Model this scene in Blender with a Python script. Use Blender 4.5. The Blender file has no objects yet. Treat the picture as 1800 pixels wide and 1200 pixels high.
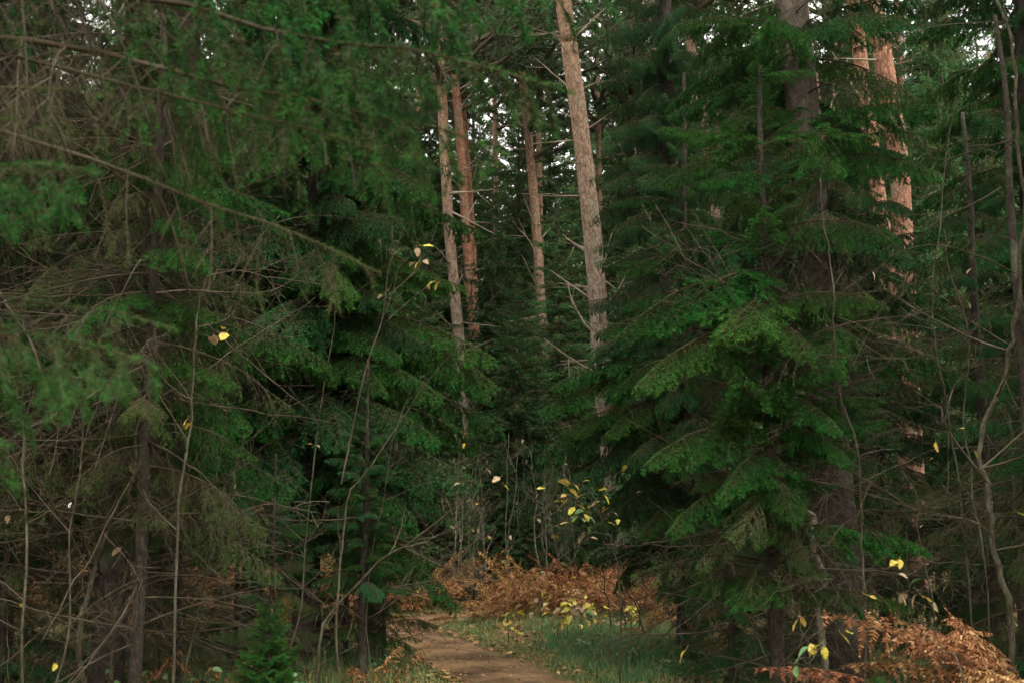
import bpy, math, random
import numpy as np
from mathutils import Vector, Matrix

# ------------------------------------------------------------------ camera, sky, sun, exposure
sc = bpy.context.scene
COL = sc.collection
F = 2000.0                       # focal length in photograph pixels (1800 wide)
TH = math.atan(300 / F)          # the lens looks up a little
EYE = Vector((0, 0, 1.6))
cam_d = bpy.data.cameras.new('camera')
cam = bpy.data.objects.new('camera', cam_d); COL.objects.link(cam)
cam.location = EYE; cam.rotation_euler = (math.pi / 2 + TH, 0, 0)
cam_d.sensor_width = 36; cam_d.lens = 40; cam_d.clip_end = 800; cam_d.clip_start = .05
cam_d.dof.use_dof = True; cam_d.dof.focus_distance = 13.0; cam_d.dof.aperture_fstop = 4.8
sc.camera = cam

SUN_EL, SUN_AZ = math.radians(60), math.radians(150)     # high, from behind the camera and a little to one side
world = bpy.data.worlds.new('World'); sc.world = world; world.use_nodes = True
wn = world.node_tree.nodes; wl = world.node_tree.links; wn.clear()
wo = wn.new('ShaderNodeOutputWorld'); bg = wn.new('ShaderNodeBackground'); sky = wn.new('ShaderNodeTexSky')
sky.sky_type = 'NISHITA'; sky.sun_disc = False; sky.sun_elevation = SUN_EL; sky.sun_rotation = SUN_AZ
sky.dust_density = 4; sky.air_density = 1.0
mx = wn.new('ShaderNodeMix'); mx.data_type = 'RGBA'; mx.inputs[0].default_value = .92      # a closed, even cloud cover over the blue
mx.inputs[7].default_value = (9.7, 9.5, 8.9, 1)
wl.new(sky.outputs[0], mx.inputs[6]); wl.new(mx.outputs[2], bg.inputs[0]); bg.inputs[1].default_value = .12
wl.new(bg.outputs[0], wo.inputs[0])
sun_d = bpy.data.lights.new('sun', 'SUN'); sun = bpy.data.objects.new('sun', sun_d); COL.objects.link(sun)
sun_d.energy = 1.5; sun_d.angle = math.radians(22); sun_d.color = (1, .95, .88)
sdir = Vector((math.sin(SUN_AZ) * math.cos(SUN_EL), math.cos(SUN_AZ) * math.cos(SUN_EL), math.sin(SUN_EL)))
sun.rotation_euler = sdir.to_track_quat('Z', 'Y').to_euler()
vs = sc.view_settings; vs.view_transform = 'Standard'; vs.look = 'None'; vs.gamma = 1; vs.use_curve_mapping = False
vs.exposure = 1.58
cy = sc.cycles
cy.max_bounces = 4; cy.diffuse_bounces = 3; cy.glossy_bounces = 2; cy.transmission_bounces = 2; cy.transparent_max_bounces = 4
cy.use_denoising = True
cy.use_adaptive_sampling = True; cy.adaptive_threshold = .03
try: cy.denoising_prefilter = 'ACCURATE'
except Exception: pass
sc.render.use_persistent_data = False

# ------------------------------------------------------------------ helpers
R = math.radians
def at(px, py, Y):
    """the point at depth Y seen at photograph pixel (px, py)"""
    u, v = (px - 900) / F, (600 - py) / F
    d = Vector((u, math.cos(TH) - v * math.sin(TH), math.sin(TH) + v * math.cos(TH)))
    return EYE + d * (Y / d.y)

PATH = [(.1, -8), (.15, 0), (.32, 5), (.28, 8), (.06, 10.9), (-.52, 12.9), (-1.12, 14.6), (-1.5, 15.8), (-1.52, 16.7), (-1.3, 17.4), (-.95, 17.95), (-.55, 18.6), (-.3, 19.8), (-.3, 22), (0, 26)]
def smooth(pts, n=8):
    P = np.array(pts, float); out = []
    for i in range(len(P) - 1):
        p0, p1, p2, p3 = P[max(i - 1, 0)], P[i], P[i + 1], P[min(i + 2, len(P) - 1)]
        for k in range(n):
            t = k / n
            out.append(.5 * (2 * p1 + (p2 - p0) * t + (2 * p0 - 5 * p1 + 4 * p2 - p3) * t * t + (3 * p1 - p0 - 3 * p2 + p3) * t ** 3))
    out.append(P[-1]); return np.array(out)
PS = smooth(PATH, 18)
def path_dist(x, y):
    x = np.asarray(x, float); y = np.asarray(y, float)
    d = np.full(x.shape, 1e9)
    for p in PS: d = np.minimum(d, (x - p[0]) ** 2 + (y - p[1]) ** 2)
    return np.sqrt(d)
def gz(x, y, d=None):
    x = np.asarray(x, float); y = np.asarray(y, float)
    if d is None: d = path_dist(x, y)
    b = np.clip((d - .6) / 1.2, 0, 1); b = b * b * (3 - 2 * b)
    n = .05 * np.sin(x * .9 + 1.3) * np.cos(y * .7) + .035 * np.sin(x * 2.3 + y * 1.7) + .02 * np.sin(x * 5.1 - y * 4.3 + 2)
    return b * (.07 + n) + .25 * np.clip((np.abs(x) - 3) / 12, 0, 1)
def g1(x, y): return float(gz(np.array([x]), np.array([y]))[0])

class MB:
    """collects triangles"""
    def __init__(s): s.v = []; s.f = []; s.m = []; s.t = []; s.n = 0
    def add(s, v, f, mat=0, tint=.5):
        v = np.asarray(v, float).reshape(-1, 3); f = np.asarray(f, np.int64).reshape(-1, 3)
        s.v.append(v); s.f.append(f + s.n); s.m.append(np.full(len(f), mat, np.int32))
        s.t.append(np.broadcast_to(np.asarray(tint, float), (len(v),)).copy()); s.n += len(v)
    def arrays(s): return np.concatenate(s.v), np.concatenate(s.f), np.concatenate(s.m), np.concatenate(s.t)
    def mesh(s, name, mats, smooth_shade=False):
        v, f, m, t = s.arrays(); return mk(name, v, f, m, t, mats, smooth_shade)
def mk(name, v, f, m, t, mats, smooth_shade=False):
    me = bpy.data.meshes.new(name)
    me.vertices.add(len(v)); me.vertices.foreach_set('co', v.astype(np.float32).ravel())
    me.loops.add(len(f) * 3); me.loops.foreach_set('vertex_index', f.astype(np.int32).ravel())
    me.polygons.add(len(f)); me.polygons.foreach_set('loop_start', np.arange(0, len(f) * 3, 3, dtype=np.int32))
    me.polygons.foreach_set('material_index', m.astype(np.int32))
    if smooth_shade: me.polygons.foreach_set('use_smooth', np.ones(len(f), bool))
    a = me.attributes.new('tint', 'FLOAT', 'POINT'); a.data.foreach_set('value', t.astype(np.float32))
    for x in mats: me.materials.append(x)
    me.update(calc_edges=True); return me
def obj(name, me, parent=None, mat=None):
    o = bpy.data.objects.new(name, me); COL.objects.link(o)
    if parent: o.parent = parent
    if mat is not None: o.matrix_local = mat
    return o
def tag(o, label, cat, group=None):
    o['label'] = label; o['category'] = cat
    if group: o['group'] = group
    return o
def empty(name, loc, label, cat, group=None):
    o = bpy.data.objects.new(name, None); COL.objects.link(o); o.location = loc; o.empty_display_size = .1
    return tag(o, label, cat, group)
def norm(a): return a / np.maximum(np.linalg.norm(a, axis=-1, keepdims=True), 1e-9)

def tube(mb, P, r, sides=6, mat=0, tint=.5, jag=0, rng=None, cap=True):
    P = np.asarray(P, float); K = len(P); r = np.broadcast_to(np.asarray(r, float), (K,))
    T = norm(np.gradient(P, axis=0)); a = np.array([0, 0, 1.]) if abs(T[0][2]) < .9 else np.array([1., 0, 0])
    N = norm(np.cross(T, a)); B = np.cross(T, N)
    th = np.linspace(0, 2 * np.pi, sides, endpoint=False)
    rr = r[:, None] * np.ones((K, sides))
    if jag: rr = rr * (1 + jag * rng.standard_normal((K, sides)))
    V = P[:, None] + rr[..., None] * (np.cos(th)[None, :, None] * N[:, None] + np.sin(th)[None, :, None] * B[:, None])
    i = np.arange(K - 1)[:, None] * sides; j = np.arange(sides)[None]; j2 = (j + 1) % sides
    q = [i + j, i + j2, i + sides + j2, i + sides + j]
    f = np.concatenate([np.stack([q[0], q[1], q[2]], -1).reshape(-1, 3), np.stack([q[0], q[2], q[3]], -1).reshape(-1, 3)])
    V = V.reshape(-1, 3)
    if cap:
        V = np.concatenate([V, P[-1:] + T[-1:] * r[-1] * .5]); n = K * sides; e = (K - 1) * sides
        f = np.concatenate([f, np.array([[e + a, e + (a + 1) % sides, n] for a in range(sides)])])
    mb.add(V, f, mat, tint)
def segs(mb, A, B, ra, rb, mat=0, tint=.5):
    """many thin open three-sided twigs at once"""
    A = np.asarray(A, float); B = np.asarray(B, float); n = len(A)
    ra = np.broadcast_to(ra, (n,)); rb = np.broadcast_to(rb, (n,)); tint = np.broadcast_to(tint, (n,))
    T = norm(B - A); a = np.where(np.abs(T[:, 2:3]) < .9, np.array([[0, 0, 1.]]), np.array([[1., 0, 0]]))
    N = norm(np.cross(T, a)); U = np.cross(T, N); V = []
    for c, rad in ((A, ra), (B, rb)):
        for k in range(3):
            th = 2 * np.pi * k / 3; V.append(c + rad[:, None] * (math.cos(th) * N + math.sin(th) * U))
    V = np.stack(V, 1).reshape(-1, 3); o = np.arange(n)[:, None] * 6
    base = np.array([[0, 1, 4], [0, 4, 3], [1, 2, 5], [1, 5, 4], [2, 0, 3], [2, 3, 5]])
    mb.add(V, (o[:, :, None] + base[None]).reshape(-1, 3), mat, np.repeat(tint, 6))
def curve_dir(p, d, L, n, bend, rng, wig=0):
    """a polyline that leaves p along d and turns by the vector bend over its length"""
    pts = [np.array(p, float)]; d = np.array(d, float)
    for k in range(n):
        d = d + np.asarray(bend) / n + rng.standard_normal(3) * wig; d = d / np.linalg.norm(d)
        pts.append(pts[-1] + d * L / n)
    return np.array(pts), d

# ------------------------------------------------------------------ materials
def new_mat(name):
    m = bpy.data.materials.new(name); m.use_nodes = True; nt = m.node_tree
    return m, nt, nt.nodes['Principled BSDF']
def ramp(nt, stops):
    r = nt.nodes.new('ShaderNodeValToRGB'); e = r.color_ramp.elements
    while len(e) < len(stops): e.new(.5)
    for x, (p, c) in zip(e, stops): x.position = p; x.color = (*c, 1)
    return r
def foliage(name, stops, rough=.6, spec=.07, vary=.28, hue=.018, trans=0, spots=None):
    m, nt, b = new_mat(name); L = nt.links.new
    a = nt.nodes.new('ShaderNodeAttribute'); a.attribute_name = 'tint'
    r = ramp(nt, stops); L(a.outputs['Fac'], r.inputs[0])
    oi = nt.nodes.new('ShaderNodeObjectInfo'); hs = nt.nodes.new('ShaderNodeHueSaturation')
    mr = nt.nodes.new('ShaderNodeMapRange'); mr.inputs[3].default_value = 1 - vary; mr.inputs[4].default_value = 1 + vary; L(oi.outputs['Random'], mr.inputs[0])
    mul = nt.nodes.new('ShaderNodeMath'); mul.operation = 'MULTIPLY'; mul.inputs[1].default_value = 7.31; L(oi.outputs['Random'], mul.inputs[0])
    fr = nt.nodes.new('ShaderNodeMath'); fr.operation = 'FRACT'; L(mul.outputs[0], fr.inputs[0])
    mh = nt.nodes.new('ShaderNodeMapRange'); mh.inputs[3].default_value = .5 - hue; mh.inputs[4].default_value = .5 + hue; L(fr.outputs[0], mh.inputs[0])
    L(mh.outputs[0], hs.inputs['Hue']); L(mr.outputs[0], hs.inputs['Value']); L(r.outputs[0], hs.inputs['Color'])
    col = hs.outputs[0]
    if spots:      # withered blotches
        geo = nt.nodes.new('ShaderNodeTexCoord'); no = nt.nodes.new('ShaderNodeTexNoise'); no.inputs['Scale'].default_value = 7; no.inputs['Detail'].default_value = 6; L(geo.outputs['Object'], no.inputs['Vector'])
        rs = ramp(nt, [(.5, (0, 0, 0)), (.62, (1, 1, 1))]); L(no.outputs[0], rs.inputs[0]); ms = nt.nodes.new('ShaderNodeMix'); ms.data_type = 'RGBA'; L(rs.outputs[0], ms.inputs[0]); L(col, ms.inputs[6]); ms.inputs[7].default_value = (*spots, 1); col = ms.outputs[2]
    L(col, b.inputs['Base Color']); b.inputs['Roughness'].default_value = rough; b.inputs['Specular IOR Level'].default_value = spec
    if trans:
        t = nt.nodes.new('ShaderNodeBsdfTranslucent'); L(col, t.inputs[0]); mxs = nt.nodes.new('ShaderNodeMixShader'); mxs.inputs[0].default_value = trans
        out = nt.nodes['Material Output']; L(b.outputs[0], mxs.inputs[1]); L(t.outputs[0], mxs.inputs[2]); L(mxs.outputs[0], out.inputs[0])
    return m
def bark(name, c1, c2, c3, scale=(9, 9, 2.5), bump=.6, hi=None, dist=.02, crack=.8):
    """bark: streaked noise over plates; hi = (colour, z0, z1) turns to that colour with height on the stem, as on Scots pine; on the old spruce it is painted light"""
    m, nt, b = new_mat(name); L = nt.links.new; N = nt.nodes.new
    geo = N('ShaderNodeNewGeometry'); mp = N('ShaderNodeMapping'); mp.inputs['Scale'].default_value = scale; L(geo.outputs['Position'], mp.inputs[0])
    vo = N('ShaderNodeTexVoronoi'); vo.inputs['Scale'].default_value = 1.7; vo.feature = 'DISTANCE_TO_EDGE'; 
    wn_ = N('ShaderNodeTexNoise'); wn_.inputs['Scale'].default_value = 1.1; wn_.inputs['Detail'].default_value = 4; L(mp.outputs[0], wn_.inputs['Vector'])
    wv_ = N('ShaderNodeVectorMath'); wv_.operation = 'MULTIPLY_ADD'; wv_.inputs[1].default_value = (1.3, 1.3, 1.3); L(wn_.outputs['Color'], wv_.inputs[0]); L(mp.outputs[0], wv_.inputs[2]); L(wv_.outputs[0], vo.inputs['Vector'])
    n1 = N('ShaderNodeTexNoise'); n1.inputs['Scale'].default_value = 1.2; n1.inputs['Detail'].default_value = 8; n1.inputs['Roughness'].default_value = .7; L(mp.outputs[0], n1.inputs['Vector'])
    n2 = N('ShaderNodeTexNoise'); n2.inputs['Scale'].default_value = 2.2; n2.inputs['Detail'].default_value = 5; L(geo.outputs['Position'], n2.inputs['Vector'])
    r = ramp(nt, [(.3, c1), (.5, c2), (.72, c3)]); L(n1.outputs[0], r.inputs[0]); col = r.outputs[0]
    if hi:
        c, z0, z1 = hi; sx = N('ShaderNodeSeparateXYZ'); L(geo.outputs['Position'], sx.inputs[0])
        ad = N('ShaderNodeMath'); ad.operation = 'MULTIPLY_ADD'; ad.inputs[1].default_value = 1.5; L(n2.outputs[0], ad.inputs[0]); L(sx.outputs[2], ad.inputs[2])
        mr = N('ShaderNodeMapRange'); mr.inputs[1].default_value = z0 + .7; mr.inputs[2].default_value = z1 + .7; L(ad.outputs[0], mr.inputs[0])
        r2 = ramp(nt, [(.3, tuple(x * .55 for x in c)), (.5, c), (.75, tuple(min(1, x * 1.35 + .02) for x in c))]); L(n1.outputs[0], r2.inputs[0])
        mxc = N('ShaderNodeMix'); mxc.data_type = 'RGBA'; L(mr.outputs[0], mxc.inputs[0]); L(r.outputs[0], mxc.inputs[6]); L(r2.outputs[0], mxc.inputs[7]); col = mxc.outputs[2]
    # crevices between the plates are a darker bark
    rv = ramp(nt, [(0, (.35, .31, .28)), (.16, (1, 1, 1))]); L(vo.outputs['Distance'], rv.inputs[0])
    mu = N('ShaderNodeMix'); mu.data_type = 'RGBA'; mu.blend_type = 'MULTIPLY'; mu.inputs[0].default_value = crack; L(col, mu.inputs[6]); L(rv.outputs[0], mu.inputs[7])
    # lichen in patches
    rl = ramp(nt, [(.56, (0, 0, 0)), (.7, (1, 1, 1))]); L(n2.outputs[0], rl.inputs[0])
    li = N('ShaderNodeMix'); li.data_type = 'RGBA'; li.inputs[7].default_value = (.16, .18, .12, 1); mlf = N('ShaderNodeMath'); mlf.operation = 'MULTIPLY'; mlf.inputs[1].default_value = .4
    L(rl.outputs[0], mlf.inputs[0]); L(mlf.outputs[0], li.inputs[0]); L(mu.outputs[2], li.inputs[6]); L(li.outputs[2], b.inputs['Base Color'])
    bp = N('ShaderNodeBump'); bp.inputs['Strength'].default_value = bump; bp.inputs['Distance'].default_value = dist
    sm = N('ShaderNodeMath'); sm.operation = 'ADD'; L(n1.outputs[0], sm.inputs[0]); L(vo.outputs['Distance'], sm.inputs[1]); L(sm.outputs[0], bp.inputs['Height']); L(bp.outputs[0], b.inputs['Normal'])
    b.inputs['Roughness'].default_value = .9; b.inputs['Specular IOR Level'].default_value = .15
    return m

M = {}
M['needle'] = foliage('spruce_needles', [(0, (.1, .07, .03)), (.14, (.06, .065, .026)), (.4, (.02, .072, .016)), (.72, (.03, .125, .02)), (1, (.046, .2, .028))], trans=.15)
M['needle_cool'] = foliage('spruce_needles_cool', [(0, (.1, .075, .035)), (.14, (.055, .07, .03)), (.4, (.018, .072, .024)), (.72, (.025, .112, .032)), (1, (.036, .17, .036))], trans=.15)
M['needle_olive'] = foliage('spruce_needles_dull', [(0, (.11, .08, .042)), (.2, (.085, .085, .042)), (.5, (.04, .075, .018)), (1, (.06, .16, .016))], trans=.12)
M['needle_far'] = foliage('far_spruce_needles_lightened', [(0, (.13, .11, .055)), (.25, (.08, .11, .045)), (.6, (.045, .125, .042)), (1, (.075, .18, .05))], vary=.4, trans=.15)  # same spruce needles, colour lightened to stand in for light in the clearing
M['needle_pine'] = foliage('pine_needles', [(0, (.09, .09, .045)), (.5, (.05, .085, .04)), (1, (.075, .115, .055))], trans=.25)
M['twig'] = foliage('twig_bark', [(0, (.024, .018, .011)), (.5, (.048, .037, .023)), (1, (.09, .074, .049))], rough=.9, spec=.1, vary=.3, hue=.01)
M['deadtwig'] = foliage('dead_twig_bark', [(0, (.032, .024, .015)), (.5, (.06, .048, .031)), (1, (.12, .1, .07))], rough=.9, spec=.1, vary=.3, hue=.015)
M['stubwood'] = foliage('dead_limb_wood', [(0, (.1, .075, .05)), (.5, (.2, .16, .115)), (1, (.3, .26, .2))], rough=.9, spec=.1, vary=.25, hue=.01)
M['spruce_bark'] = bark('spruce_bark', (.03, .023, .018), (.07, .056, .043), (.125, .102, .08), scale=(16, 16, 9), crack=.4)
M['old_bark_shaded'] = bark('old_spruce_bark_shaded', (.016, .012, .009), (.034, .027, .02), (.06, .05, .038), scale=(16, 16, 9), crack=.4, hi=((.12, .098, .076), 3.2, 5.6))  # shade painted into the lower stem, paler lit tone painted above
M['dark_bark'] = bark('dark_spruce_bark', (.02, .015, .012), (.042, .034, .026), (.075, .062, .048), scale=(16, 16, 9), crack=.4)
M['pine_bark'] = bark('pine_bark', (.08, .064, .05), (.19, .15, .115), (.29, .235, .185), scale=(11, 11, 4.5), hi=((.3, .185, .12), 4.5, 11), dist=.03)
M['pine_red'] = bark('red_pine_bark', (.08, .05, .04), (.19, .1, .07), (.27, .16, .115), scale=(11, 11, 4.5), hi=((.28, .14, .085), 3.5, 9), dist=.03)
M['sapling'] = bark('sapling_bark', (.03, .026, .016), (.064, .056, .035), (.11, .098, .066), scale=(20, 20, 6), bump=.3, dist=.004)
M['lichen_bark'] = bark('lichened_bark', (.09, .088, .06), (.18, .175, .125), (.27, .265, .2), scale=(14, 14, 6), bump=.3, dist=.006)
M['bracken'] = foliage('dead_bracken', [(0, (.09, .036, .016)), (.4, (.175, .08, .031)), (.75, (.29, .15, .06)), (1, (.46, .28, .13))], rough=.8, spec=.08, vary=.4, hue=.022, trans=.2)
M['frond_stem'] = foliage('bracken_stalk', [(0, (.09, .045, .02)), (1, (.22, .12, .055))], rough=.7, vary=.2, hue=.01)
M['yellow'] = foliage('yellow_leaf', [(0, (.3, .26, .04)), (.5, (.55, .46, .05)), (1, (.66, .6, .16))], rough=.5, spec=.35, vary=.25, hue=.03, trans=.3, spots=(.24, .12, .03))
M['pale'] = foliage('pale_leaf', [(0, (.3, .22, .12)), (.5, (.42, .34, .2)), (1, (.52, .44, .29))], rough=.6, spec=.3, vary=.25, hue=.02, trans=.25, spots=(.2, .12, .06))
M['green'] = foliage('green_leaf', [(0, (.05, .1, .04)), (.5, (.09, .17, .06)), (1, (.18, .26, .08))], rough=.5, spec=.35, vary=.2, hue=.02, trans=.25)
M['grass'] = foliage('grass_blades', [(0, (.3, .22, .075)), (.3, (.22, .2, .06)), (.5, (.06, .14, .048)), (1, (.05, .17, .056))], rough=.55, spec=.3, vary=0, hue=0, trans=.25)
M['litter'] = foliage('leaf_litter', [(0, (.09, .045, .025)), (.4, (.24, .11, .05)), (.7, (.36, .19, .08)), (.86, (.46, .34, .14)), (1, (.5, .42, .09))], rough=.7, spec=.2, vary=0, hue=0)
def ground_mat(name, stops, scale, bump=.5, fine=40):
    m, nt, b = new_mat(name); L = nt.links.new; N = nt.nodes.new
    geo = N('ShaderNodeNewGeometry')
    a = N('ShaderNodeTexNoise'); a.inputs['Scale'].default_value = scale; a.inputs['Detail'].default_value = 9; a.inputs['Roughness'].default_value = .68; L(geo.outputs['Position'], a.inputs['Vector'])
    f = N('ShaderNodeTexNoise'); f.inputs['Scale'].default_value = fine; f.inputs['Detail'].default_value = 4; L(geo.outputs['Position'], f.inputs['Vector'])
    mm = N('ShaderNodeMath'); mm.operation = 'MULTIPLY_ADD'; mm.inputs[1].default_value = .5; mm.inputs[2].default_value = -.25; L(f.outputs[0], mm.inputs[0])
    ad = N('ShaderNodeMath'); ad.operation = 'ADD'; L(a.outputs[0], ad.inputs[0]); L(mm.outputs[0], ad.inputs[1])
    r = ramp(nt, stops); L(ad.outputs[0], r.inputs[0]); L(r.outputs[0], b.inputs['Base Color'])
    bp = N('ShaderNodeBump'); bp.inputs['Strength'].default_value = bump; bp.inputs['Distance'].default_value = .03; L(ad.outputs[0], bp.inputs['Height']); L(bp.outputs[0], b.inputs['Normal'])
    b.inputs['Roughness'].default_value = .95; b.inputs['Specular IOR Level'].default_value = .1
    return m
M['ground'] = ground_mat('forest_floor', [(.3, (.05, .034, .018)), (.45, (.11, .07, .034)), (.58, (.085, .085, .03)), (.72, (.18, .11, .05))], 1.4)
M['path'] = ground_mat('trodden_earth', [(.3, (.035, .022, .012)), (.43, (.085, .052, .027)), (.55, (.15, .094, .048)), (.7, (.25, .155, .072))], 1.5, bump=.7, fine=60)
M['stump'] = bark('stump_bark', (.02, .016, .012), (.045, .037, .028), (.08, .068, .05), scale=(14, 14, 5))

# ------------------------------------------------------------------ ground, path
def axis(lo, hi, fine_lo, fine_hi, fine, grow=1.18):
    a = list(np.arange(fine_lo, fine_hi, fine)); s = fine
    while a[-1] < hi: s *= grow; a.append(a[-1] + s)
    s = fine
    while a[0] > lo: s *= grow; a.insert(0, a[0] - s)
    return np.array(a)
gx = axis(-220, 220, -8, 8, .16); gy = axis(-120, 320, -2, 28, .18)
XX, YY = np.meshgrid(gx, gy); ZZ = gz(XX, YY)
nx, ny = len(gx), len(gy); idx = np.arange(nx * ny).reshape(ny, nx)
q = np.stack([idx[:-1, :-1], idx[:-1, 1:], idx[1:, 1:], idx[1:, :-1]], -1).reshape(-1, 4)
mb = MB(); mb.add(np.stack([XX, YY, ZZ], -1).reshape(-1, 3), np.concatenate([q[:, [0, 1, 2]], q[:, [0, 2, 3]]]))
o = obj('ground', mb.mesh('ground', [M['ground']], True)); o['kind'] = 'structure'
rg = np.random.default_rng(5)
T = norm(np.gradient(PS, axis=0)); Nn = np.stack([T[:, 1], -T[:, 0]], -1)
wl_ = .62 + .16 * np.convolve(rg.standard_normal(len(PS)), np.ones(5) / 3.2, 'same'); wr_ = .62 + .16 * np.convolve(rg.standard_normal(len(PS)), np.ones(5) / 3.2, 'same')
cols = np.linspace(-1, 1, 9); V = []
for c in cols:
    w = np.where(c < 0, wl_, wr_)
    p = PS + Nn * (c * w)[:, None]; V.append(np.c_[p, np.full(len(p), .016 - .01 * abs(c) ** 2)])
V = np.stack(V, 1); k = len(PS); idx = np.arange(k * 9).reshape(k, 9)
q = np.stack([idx[:-1, :-1], idx[:-1, 1:], idx[1:, 1:], idx[1:, :-1]], -1).reshape(-1, 4)
mb = MB(); mb.add(V.reshape(-1, 3), np.concatenate([q[:, [0, 1, 2]], q[:, [0, 2, 3]]]))
o = obj('path', mb.mesh('path', [M['path']], True)); o['kind'] = 'structure'

# ------------------------------------------------------------------ spruce boughs
UP = np.array([0, 0, 1.])
def bough_parts(seed, L=1.5, arch=.06, sec_gap=.055, sec_len=.4, hang=.25, ter_hang=.2, ter_gap=.045, ter_len=.13, ndens=800, nlen=.017, nwid=.0024,
                bare=.25, keep=1.0, fresh=.5, r0=.012, spread=55, lo=False, dead=False, inner=0):
    """wood and needles of one bough from the origin to about (L,0,0)"""
    rng = np.random.default_rng(seed); n = 14; t = np.linspace(0, 1, n)
    wob = np.cumsum(rng.standard_normal(n)) * .012 * L; wob -= wob[0]
    ax = np.stack([L * t, wob * t, L * (arch * 4 * (t - t * t) + .03 * np.maximum(t - .75, 0) * 4) + .01 * L * np.cumsum(rng.standard_normal(n)) * t * .4], -1)
    A, B, RA, RB, W = [], [], [], [], []          # twig segments
    SA, SB, ST, SF = [], [], [], []               # needled segments, place along the bough, freshness
    def addpoly(P, ra, rb, w):
        k = len(P) - 1; rr = np.linspace(ra, rb, k + 1); A.extend(P[:-1]); B.extend(P[1:]); RA.extend(rr[:-1]); RB.extend(rr[1:]); W.extend([w] * k)
    def addshoot(P, tt, f0, f1):
        k = len(P) - 1; ff = np.linspace(f0, f1, k + 1)
        SA.extend(P[:-1]); SB.extend(P[1:]); ST.extend([tt] * k); SF.extend((ff[:-1] + ff[1:]) / 2)
    ta = .08; side = 1
    while ta < .985:
        i = min(int(ta * (n - 1)), n - 2); p = ax[i] + (ax[i + 1] - ax[i]) * (ta * (n - 1) - i); d = norm(ax[i + 1] - ax[i])
        shp = min(1, .35 + ta * 2.2) * (1 - ta) ** .75 + .1
        l2 = sec_len * L * shp * rng.uniform(.55, 1.15)
        a = R(rng.normal(spread, 9)); sd = np.array([-d[1], d[0], 0]) * side
        sd = norm(sd + UP * rng.normal(0, .2)); dd = norm(d * math.cos(a) + sd * math.sin(a) - UP * hang * rng.uniform(.2, .9))
        m = 3 if lo else 5
        P, de = curve_dir(p, dd, l2, m, d * .35 - UP * hang * 1.6, rng, .04 if not dead else .12)
        addpoly(P, r0 * .32 * (1 - .6 * ta), .0014, rng.uniform(0, 1))
        alive = rng.random() < keep and (ta > inner or rng.random() < .12)
        st = max(0, min(.8, bare * 1.6 - ta * .6))
        if alive and not dead:
            k0 = min(int(st * m), m - 1); addshoot(P[k0:], ta, .25, .6 + .4 * fresh)
        s = ter_gap * rng.uniform(.6, 1.2); s2 = 1
        while s < l2 * .97:
            f = s / l2; j = min(int(f * m), m - 1); pp = P[j] + (P[j + 1] - P[j]) * (f * m - j); d2 = norm(P[j + 1] - P[j])
            l3 = min(ter_len * L / 1.5, (l2 - s) * .75 + .025) * rng.uniform(.6, 1.2)
            b3 = norm(np.cross(UP, d2)) * s2; a3 = R(rng.normal(48, 10))
            d3 = norm(d2 * math.cos(a3) + b3 * math.sin(a3) - UP * ter_hang * rng.uniform(.2, 1.6) + UP * rng.normal(0, .1))
            Q, _ = curve_dir(pp, d3, l3, 2, d2 * .2 - UP * ter_hang, rng, .05 if not dead else .15)
            if not lo or dead: addpoly(Q, .0013, .0007, rng.uniform(0, 1))
            if not dead and alive and f > st * rng.uniform(.5, 1.1): addshoot(Q, ta, .3 + .3 * f, .5 + .5 * fresh * rng.uniform(.5, 1.2))
            s += ter_gap * rng.uniform(.6, 1.4); s2 = -s2
        ta += sec_gap / L * rng.uniform(.5, 1.5) * (1.1 - .35 * ta); side = -side
    wood = MB(); rr = np.linspace(r0, .0016, n); tube(wood, ax, rr, 5, 0, rng.random(n * 5 + 1))
    segs(wood, np.array(A), np.array(B), np.array(RA), np.array(RB), 0, np.array(W))
    if not dead: addshoot(ax[int(n * .6):], 1, .5, 1)
    if dead or not SA: return wood, None
    SA, SB, ST, SF = map(np.array, (SA, SB, ST, SF))
    ln = np.linalg.norm(SB - SA, axis=1); cnt = np.maximum(1, rng.poisson(ln * ndens)); ix = np.repeat(np.arange(len(ln)), cnt); N = len(ix)
    u = rng.random(N)[:, None]; p = SA[ix] * (1 - u) + SB[ix] * u; d = norm(SB - SA)[ix]
    a1 = norm(np.cross(d, UP) + 1e-6); a2 = np.cross(a1, d)
    phi = rng.uniform(-.35 * np.pi, 1.35 * np.pi, N)     # few needles below the twig
    al = np.radians(rng.normal(52, 10, N)); rad = np.cos(phi)[:, None] * a1 + np.sin(phi)[:, None] * a2
    nd = norm(d * np.cos(al)[:, None] + rad * np.sin(al)[:, None]); nl = nlen * rng.uniform(.7, 1.15, N)
    wv = norm(np.cross(nd, rng.standard_normal((N, 3)))) * nwid / 2
    V = np.stack([p - wv, p + wv, p + nd * nl[:, None]], 1).reshape(-1, 3)
    tn = np.clip(SF[ix] + rng.normal(0, .13, N) - .15, 0, 1); tn = np.where(rng.random(N) < .09, .05, tn)
    nb = MB(); nb.add(V, np.arange(N * 3).reshape(-1, 3), 0, np.repeat(tn, 3))
    return wood, nb

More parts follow.
